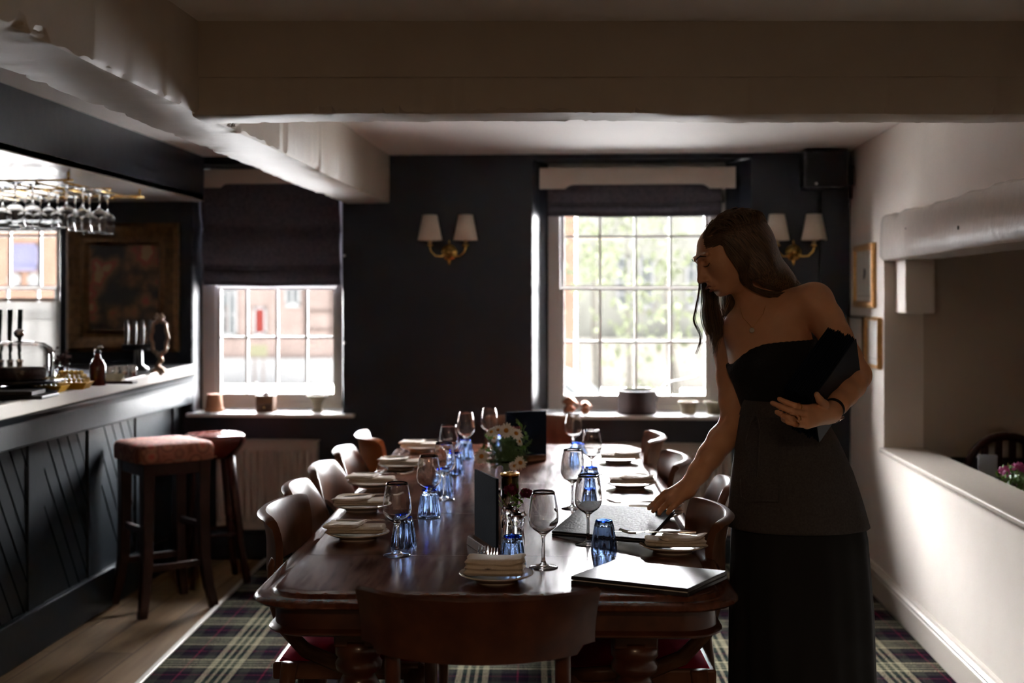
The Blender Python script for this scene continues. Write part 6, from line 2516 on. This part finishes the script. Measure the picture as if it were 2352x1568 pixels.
# ================================================================ STOOLS
def stool_square():
    c = cw(-1.545, 5.60, 0)
    a = math.radians(38)
    o = empty('bar_stool', c, a + YAW, 'tall dark bar stool with a square red patterned seat, in front of the bar', 'bar stool')
    hw = .15
    for sx in (-1, 1):
        for sy in (-1, 1):
            rows = []
            for (z, off, w_) in ((0, .035, .017), (.03, .032, .018), (.10, .018, .020), (.22, .004, .022), (.45, 0, .024), (.66, 0, .026)):
                cx, cy_ = sx * (hw - .022 + off), sy * (hw - .022 + off)
                rows.append([(cx - w_, cy_ - w_, z), (cx + w_, cy_ - w_, z), (cx + w_, cy_ + w_, z), (cx - w_, cy_ + w_, z)])
            m = MB().grid(rows, close_u=True)
            m.f.append((3, 2, 1, 0))
            m.f.append((20, 21, 22, 23))
            m.build('leg', M_stoolw, o, bevel=.003)
    for (s, z) in ((-1, .20), (1, .20)):
        MB().box(-hw + .02, hw - .02, s * (hw - .022) - .009, s * (hw - .022) + .009, z - .014, z + .014).build('stretcher', M_stoolw, o, bevel=.002)
    for (s, z) in ((-1, .36), (1, .36)):
        MB().box(s * (hw - .022) - .009, s * (hw - .022) + .009, -hw + .02, hw - .02, z - .014, z + .014).build('stretcher', M_stoolw, o, bevel=.002)
    MB().box(-hw, hw, -hw, hw, .60, .665).build('apron', M_stoolw, o, bevel=.003)
    m_ = mat('red_patterned_tapestry', (.30, .085, .06), .85, bump=.3, bscale=200)
    nt = m_.node_tree
    b = nt.nodes['Principled BSDF']
    tc = nt.nodes.new('ShaderNodeTexCoord')
    v = nt.nodes.new('ShaderNodeTexVoronoi')
    v.inputs['Scale'].default_value = 13
    r = nt.nodes.new('ShaderNodeValToRGB')
    e = r.color_ramp.elements
    e[0].position = .12
    e[0].color = (.50, .05, .04, 1)
    e[1].position = .7
    e[1].color = (.22, .07, .04, 1)
    for p_, c_ in ((.28, (.42, .17, .10, 1)), (.42, (.20, .07, .045, 1)), (.55, (.38, .13, .08, 1))):
        q = e.new(p_)
        q.color = c_
    nt.links.new(tc.outputs['Object'], v.inputs['Vector'])
    nt.links.new(v.outputs['Distance'], r.inputs['Fac'])
    nt.links.new(r.outputs['Color'], b.inputs['Base Color'])
    rows = []
    S_ = hw + .028
    for (z, ins_) in ((.655, .006), (.66, 0), (.715, 0), (.727, .006), (.734, .02), (.740, .05), (.743, .10), (.744, S_ - .001)):
        w_ = S_ - ins_
        row = []
        for k in range(32):
            t = k / 8
            side, f = int(t), t - int(t)
            pts = [(-1, -1), (1, -1), (1, 1), (-1, 1)]
            p, q = pts[side], pts[(side + 1) % 4]
            x, y = p[0] + (q[0] - p[0]) * f, p[1] + (q[1] - p[1]) * f
            n4 = (abs(x) ** 8 + abs(y) ** 8) ** .125
            row.append((x / n4 * w_, y / n4 * w_, z))
        rows.append(row)
    MB().grid(rows, close_u=True).build('seat_cushion', m_, o, smooth=True)
    MB().tube([(x, y, .664) for x, y in ((-S_, -S_ * .9), (0, -S_ - .001), (S_, -S_ * .9), (S_ + .001, 0), (S_, S_ * .9))], .003, 6).build('gimp_braid', mat('braid', (.25, .14, .09), .8), o)
    return o


stool_square()


def stool_round():
    c = cw((492 - 1176) / F * 6.08, 6.08, 0)
    o = empty('bar_stool', c, .5, 'round-seated mahogany stool behind the square bar stool, before the radiator', 'bar stool')
    MB().lathe([(0, .60), (.09, .60), (.105, .612), (.128, .64), (.145, .668), (.150, .690), (.147, .706), (.135, .714), (.09, .706), (0, .700)], 48).build('dished_seat', mat('polished_stool_mahogany', (.09, .022, .018), .14, coat=.5), o, smooth=True)
    for k in range(4):
        a = PI / 4 + k * PI / 2
        ca, sa = math.cos(a), math.sin(a)
        MB().tube([(ca * .085, sa * .085, .62), (ca * .12, sa * .12, .40), (ca * .155, sa * .155, .15), (ca * .185, sa * .185, 0)], [.023, .021, .018, .016], 10).build('leg', M_stoolw, o, smooth=True)
        b = a + PI / 2
        z = .24 + .05 * (k % 2)
        MB().tube([(ca * .145, sa * .145, z), (math.cos(b) * .145, math.sin(b) * .145, z)], .010, 8).build('stretcher', M_stoolw, o, smooth=True)
    return o


stool_round()


# ================================================================ SCONCES, SPEAKER, PICTURES
def sconce(px, py, label):
    q = ony(px, py, WY)
    o = empty('wall_sconce', (q.x, WY, q.z), 0, label, 'wall light', 'twin brass wall lights with ivory shades')
    MB().lathe([(0, 0), (.040, 0), (.043, .004), (.038, .010), (.030, .011), (.026, .018), (.018, .020), (.014, .030), (.010, .040), (0, .044)], 36, Matrix.Rotation(PI / 2, 4, 'X')).build('backplate', M_brass, o, smooth=True)
    MB().tube([(0, -.006, -.036), (0, -.008, -.048), (0, -.006, -.062), (0, -.004, -.068)], [.006, .009, .005, .002], 10).build('pendant_drop', M_brass, o, smooth=True)
    MB().tube([(0, -.004, .04), (0, -.004, .055), (0, -.004, .066)], [.008, .005, .002], 10).build('finial', M_brass, o, smooth=True)
    for s in (-1, 1):
        x = s * .092
        MB().tube([(s * .008, -.030, .0), (s * .035, -.050, -.022), (s * .065, -.062, -.020), (s * .088, -.068, .004), (x, -.070, .022), (x, -.070, .030)], [.0055, .0055, .005, .005, .005, .005], 10).build('arm', M_brass, o, smooth=True)
        MB().lathe([(0, .024), (.010, .026), (.019, .034), (.017, .037), (.008, .040), (0, .040)], 20, Matrix.Translation((x, -.070, 0))).build('drip_cup', M_brass, o, smooth=True)
        MB().lathe([(0, .04), (.0095, .04), (.0095, .085), (0, .085)], 18, Matrix.Translation((x, -.070, 0))).build('candle_tube', mat('candle_tube_ivory', (.62, .45, .24), .5), o, smooth=False)
        sh = MB().lathe([(.0625, .060), (.0375, .190)], 40, Matrix.Translation((x, -.070, 0)))
        sh.build('shade', M_shade, o, smooth=True, solid=.0015)
        MB().lathe([(.006, .085), (.012, .10), (.014, .12), (.009, .14), (0, .145)], 14, Matrix.Translation((x, -.070, 0))).build('bulb', mat('unlit_bulb', (.8, .78, .72), .2), o, smooth=True)
    return o


sconce(1032, 580, 'twin-shaded brass wall light between the two windows, unlit')
sconce(1822, 580, 'twin-shaded brass wall light on the right, behind the waitress head, unlit')

q = ony(1888, 435, WY - .1)
o = empty('loudspeaker', (q.x - .0, WY - .047, q.z), 0, 'black box loudspeaker high in the right corner', 'loudspeaker')
MB().box(-.105, .105, -.17, -.02, 0, .185).build('cabinet', M_black, o, bevel=.006)
MB().box(-.098, .098, -.176, -.1705, .007, .178).build('grille', mat('speaker_cloth', (.01, .01, .011), .9), o, bevel=.003)
MB().box(-.02, .02, -.02, 0, .05, .13).build('bracket', M_black, o)
MB().lathe([(0, 0), (.006, 0), (.006, .003), (0, .004)], 12, Matrix.Translation((-.05, -.1765, .018)) @ Matrix.Rotation(PI / 2, 4, 'X')).build('led_dot', M_white, o)  # small LED, its light done as plain white paint
q = onx(1946, 405, XR - .03)
o = empty('wall_sensor', (XR, q.y, q.z), 0, 'small dark fitting on the right wall close to the corner loudspeaker', 'wall fitting')
MB().box(-.045, 0, -.03, .03, -.05, .05).build('housing', M_black, o, bevel=.008)
MB().tube([(-.012, 0, -.05), (-.012, 0, -.11)], .006, 8).build('cable', M_black, o)


def framed(pa, pb, z0, z1, fw, m, label, motif=False, depth=.022):
    """picture on the right wall between pixel columns pa (far) and pb (near)"""
    ya, yb = onx(pa, 600, XR - depth).y, onx(pb, 600, XR - depth).y
    L = ya - yb
    Hh = z1 - z0
    o = empty('framed_print', (XR, (ya + yb) / 2, z0), 0, label, 'picture')
    fr = MB()
    rows = []
    for (i_, d_) in ((0, 0), (0, depth * .8), (fw * .3, depth), (fw * .7, depth * .8), (fw, depth * .55), (fw, depth * .2)):
        rows.append([(-d_, -L / 2 + i_, i_), (-d_, L / 2 - i_, i_), (-d_, L / 2 - i_, Hh - i_), (-d_, -L / 2 + i_, Hh - i_)])
    fr.grid(rows, close_u=True)
    fr.build('frame', m, o)
    MB().box(-depth * .35, -depth * .2, -L / 2 + fw, L / 2 - fw, fw, Hh - fw).build('mount', mat('ivory_mount', (.60, .57, .50), .6, vary=.05, vscale=20), o)
    if motif:
        mb = MB()
        for (y, z, r) in ((0, .01, .022), (.014, -.004, .014), (-.012, .018, .015), (.01, .026, .012)):
            mb.lathe([(0, 0), (r, 0), (r, .0006), (0, .0006)], 18, Matrix.Translation((-depth * .36, y, Hh / 2 + z)) @ Matrix.Rotation(-PI / 2, 4, 'Y'))
        mb.build('engraved_motif', mat('grey_ink', (.08, .08, .085), .8), o)
    MB().box(-depth * .37, -depth * .36, -L / 2 + fw + .01, L / 2 - fw - .01, Hh * .18, Hh * .19).build('caption_line', mat('pale_ink', (.3, .29, .27), .8), o)
    return o


M_gold2 = mat('gilt_picture_frame', (.60, .33, .12), .35, .75, vary=.12, vscale=40)
M_dkfr = mat('dark_gilt_frame', (.10, .065, .03), .4, .5)
zx = lambda px, py: onx(px, py, XR).z
framed(1958, 2001, zx(1985, 706), zx(1985, 562), .030, M_gold2, 'upper gilt-framed print with a small grey vignette on the cream wall', True)
framed(1944, 1979, zx(1965, 815), zx(1965, 725), .012, M_dkfr, 'thin dark-framed print low on the cream wall, left of the gilt one')
framed(1984, 2015, zx(2000, 842), zx(2000, 728), .014, M_gold2, 'lower narrow gilt-framed print nearest the opening in the cream wall')

# ================================================================ THINGS ON THE SILLS
SZ = SILL + .001


def sill(px, dy=.10):
    p = ony(px, 900, WY + dy)
    return Vector((p.x, WY + dy, SZ))


def pot(px, r0, r1, h, m, label, name='plant_pot', cat='pot', rim=.006, dy=.10):
    o = MB().lathe([(0, 0), (r0, 0), (r0 + (r1 - r0) * .8, h * .80), (r1 + rim, h * .82), (r1 + rim * 1.2, h), (r1 - .004, h), (r1 - .006, h * .8), (r0 - .006, .01), (0, .01)], 32).build(name, m, smooth=True)
    smooth_angle(o, 40)
    o.location = sill(px, dy)
    return tag(o, label, cat)


# left window: upturned flowerpot, coffee grinder, stone urn
o = MB().lathe([(0, .0), (.050, .0), (.051, .018), (.046, .020), (.039, .090), (.036, .094), (0, .094)], 30).build('flowerpot', M_terra, smooth=True)
smooth_angle(o, 40)
o.location = sill(492, .06)
tag(o, 'brown flowerpot standing upside down at the left end of the left window sill', 'pot')
g_ = empty('coffee_grinder', sill(611, .07), .05, 'old wooden box coffee grinder with a crank on the left window sill', 'coffee grinder')
MB().box(-.046, .046, -.040, .040, 0, .082).build('wooden_box', M_oldwood, g_, bevel=.003)
MB().box(-.052, .052, -.046, .046, .0821, .09).build('top_plate', M_oldwood, g_, bevel=.003)
MB().box(-.040, .040, -.046, -.0395, .012, .045).build('drawer', mat('drawer_wood', (.07, .03, .015), .5), g_, bevel=.002)
MB().lathe([(0, 0), (.005, .002), (.006, .006), (0, .009)], 12, Matrix.Translation((0, -.046, .028)) @ Matrix.Rotation(PI / 2, 4, 'X')).build('knob', M_brass, g_, smooth=True)
MB().lathe([(0, .09), (.022, .09), (.018, .10), (.006, .105), (.004, .135), (0, .135)], 18).build('iron_cap', M_black, g_, smooth=True)
MB().tube([(0, 0, .132), (-.03, 0, .136), (-.052, 0, .134)], .0032, 8).build('crank', M_black, g_, smooth=True)
MB().tube([(-.052, 0, .132), (-.052, 0, .158)], [.005, .006], 10).build('crank_handle', M_black, g_, smooth=True)
o = MB().lathe([(0, 0), (.030, 0), (.032, .008), (.022, .016), (.026, .045), (.040, .070), (.044, .076), (.056, .078), (.058, .088), (.050, .089), (.040, .074), (0, .07)], 32).build('stone_urn', M_stonepot, smooth=True)
smooth_angle(o, 45)
o.location = sill(729, .08)
tag(o, 'small pale stone urn at the right end of the left window sill', 'urn')


# right window: two copper-lidded pots, saucepan, two planters
def copper_pot(px, s, label):
    o = empty('copper_pot', sill(px, .07), 0, label, 'copper pot', 'small copper pots on the right-hand sill')
    MB().lathe([(0, 0), (.022 * s, 0), (.030 * s, .010 * s), (.030 * s, .030 * s), (.020 * s, .040 * s), (.020 * s, .046 * s), (.036 * s, .055 * s), (.036 * s, .066 * s), (.018 * s, .085 * s), (0, .088 * s)], 26).build('pot_body', M_copper, o, smooth=True)
    MB().lathe([(0, .086 * s), (.006 * s, .09 * s), (.007 * s, .098 * s), (0, .104 * s)], 12).build('lid_knob', M_copper, o, smooth=True)
    MB().tube([(.028 * s, 0, .060 * s), (.044 * s, 0, .056 * s), (.044 * s, 0, .036 * s), (.030 * s, 0, .026 * s)], .0035 * s, 8).build('handle', M_copper, o, smooth=True)
    return o


copper_pot(1307, 1.0, 'larger of two small copper pots at the left of the right-hand sill')
copper_pot(1344, .72, 'smaller of two small copper pots at the left of the right-hand sill')
o = empty('saucepan', sill(1463, .09), 0, 'big dark copper saucepan with a long rising handle, on the right-hand sill', 'saucepan')
MB().lathe([(0, 0), (.094, 0), (.100, .004), (.101, .118), (.104, .121), (.100, .122), (.097, .118), (.096, .006), (0, .006)], 48).build('pan_body', mat('dull_dark_copper', (.05, .026, .022), .5, .3, vary=.2, vscale=20), o, smooth=True)
MB().tube([(.098, -.0, .085), (.112, -.0, .095), (.122, 0, .125), (.150, 0, .158), (.20, 0, .172), (.27, 0, .186), (.315, 0, .198)], [.009, .008, .007, .006, .006, .006, .007], 10, flat=(.6, 1.2)).build('long_handle', mat('worn_iron', (.22, .21, .2), .4, .9), o, smooth=True)
MB().box(.094, .106, -.018, .018, .065, .105).build('handle_plate', mat('worn_iron', (.22, .21, .2), .4, .9), o, bevel=.002)
pot(1581, .034, .046, .064, M_stonepot, 'pale stoneware pot, left of the pair at the right end of the right-hand sill', 'plant_pot')
pot(1640, .034, .046, .064, mat('mossy_pot', (.22, .18, .11), .85, vary=.3, vscale=30), 'mossy brown pot half hidden by the waitress arm on the right-hand sill', 'plant_pot')

# ================================================================ NEXT ROOM, SEEN OVER THE LEDGE
tb = cw(2.26, 5.0, 0)
o = empty('side_table', tb, 0, 'dark table in the next room beyond the ledge', 'table')
MB().box(-.40, .40, -.45, .16, .60, .63).build('tabletop', M_mahog2, o, bevel=.006)
for sx in (-1, 1):
    for sy in (-.40, .11):
        MB().box(sx * .36 - .025, sx * .36 + .025, sy - .025, sy + .025, 0, .60).build('leg', M_mahog2, o, bevel=.003)
# menu card standing there
c = onz(2268, 1118, .63)
o = empty('menu', (c.x, c.y, .63), -.15, 'pale blue menu standing open on the table in the next room', 'menu')
MB().hexa([(-.035, -.02, 0), (.035, -.02, 0), (.035, -.016, 0), (-.035, -.016, 0)], [(-.035, .0, .125), (.035, 0, .125), (.035, .004, .125), (-.035, .004, .125)]).build('front_cover', mat('pale_blue_card', (.34, .38, .46), .45), o)
MB().hexa([(-.030, .03, 0), (.038, .03, 0), (.038, .034, 0), (-.030, .034, 0)], [(-.030, .004, .120), (.038, .004, .120), (.038, .008, .120), (-.030, .008, .120)]).build('back_cover', mat('pale_blue_card', (.34, .38, .46), .45), o)
# small plant with pink blossoms
c = onz(2332, 1150, .63)
o = empty('flower_vase', (c.x, c.y, .63), 0, 'vase of magenta blossoms on the table in the next room', 'vase')
MB().lathe([(0, 0), (.03, 0), (.034, .03), (.026, .05), (.028, .055), (0, .055)], 20).build('vase', M_glass, o, smooth=True)
rnd = random.Random(77)
lf = MB()
for k in range(160):
    v = Vector((rnd.gauss(0, .030), rnd.gauss(0, .03), .085 + rnd.gauss(0, .022)))
    Rr = Euler((rnd.uniform(0, 6), rnd.uniform(0, 6), rnd.uniform(0, 6))).to_matrix()
    lf.add([v + Rr @ Vector(p_) * .012 for p_ in ((-1, 0, 0), (0, -.5, 0), (1, 0, 0), (0, .5, 0))], [(0, 1, 2, 3)])
lf.build('leaves', M_greenleaf, o)
for (dx, dz) in ((-.045, .112), (.0, .13), (.03, .12)):
    bl_ = MB()
    for k in range(60):
        v = Vector((dx, -.02, dz)) + Vector((rnd.gauss(0, .010), rnd.gauss(0, .010), rnd.gauss(0, .008)))
        Rr = Euler((rnd.uniform(0, 6), rnd.uniform(0, 6), rnd.uniform(0, 6))).to_matrix()
        bl_.add([v + Rr @ Vector(p_) * .006 for p_ in ((-1, 0, 0), (0, -1, 0), (1, 0, 0), (0, 1, 0))], [(0, 1, 2, 3)])
    bl_.build('blossom', mat('magenta_petal', (.38, .06, .20), .6), o)
# chair with a round pierced back
c = cw((2310 - 1176) / F * 5.36, 5.36, 0)
o = empty('dining_chair', c, .1, 'dark chair with a rounded pierced back in the next room', 'chair')
MB().tube([(.17 * math.cos(a), 0, .62 + .16 * math.sin(a)) for a in [PI * k / 16 for k in range(17)]], .018, 10).build('hoop', M_stoolw, o, smooth=True)
for x in (-.17, .17):
    MB().tube([(x, 0, .62), (x, -.01, .3), (x, .02, 0)], .017, 8).build('rear_leg', M_stoolw, o, smooth=True)
    MB().tube([(x, -.38, .44), (x, -.38, 0)], .016, 8).build('leg', M_stoolw, o, smooth=True)
for x in (-.09, -.03, .03, .09):
    MB().box(x - .014, x + .014, -.006, .006, .46, .62 + .15 * math.sqrt(1 - (x / .17) ** 2)).build('slat', M_stoolw, o)
MB().box(-.19, .19, -.40, .0, .43, .465).build('seat', M_stoolw, o, bevel=.008)
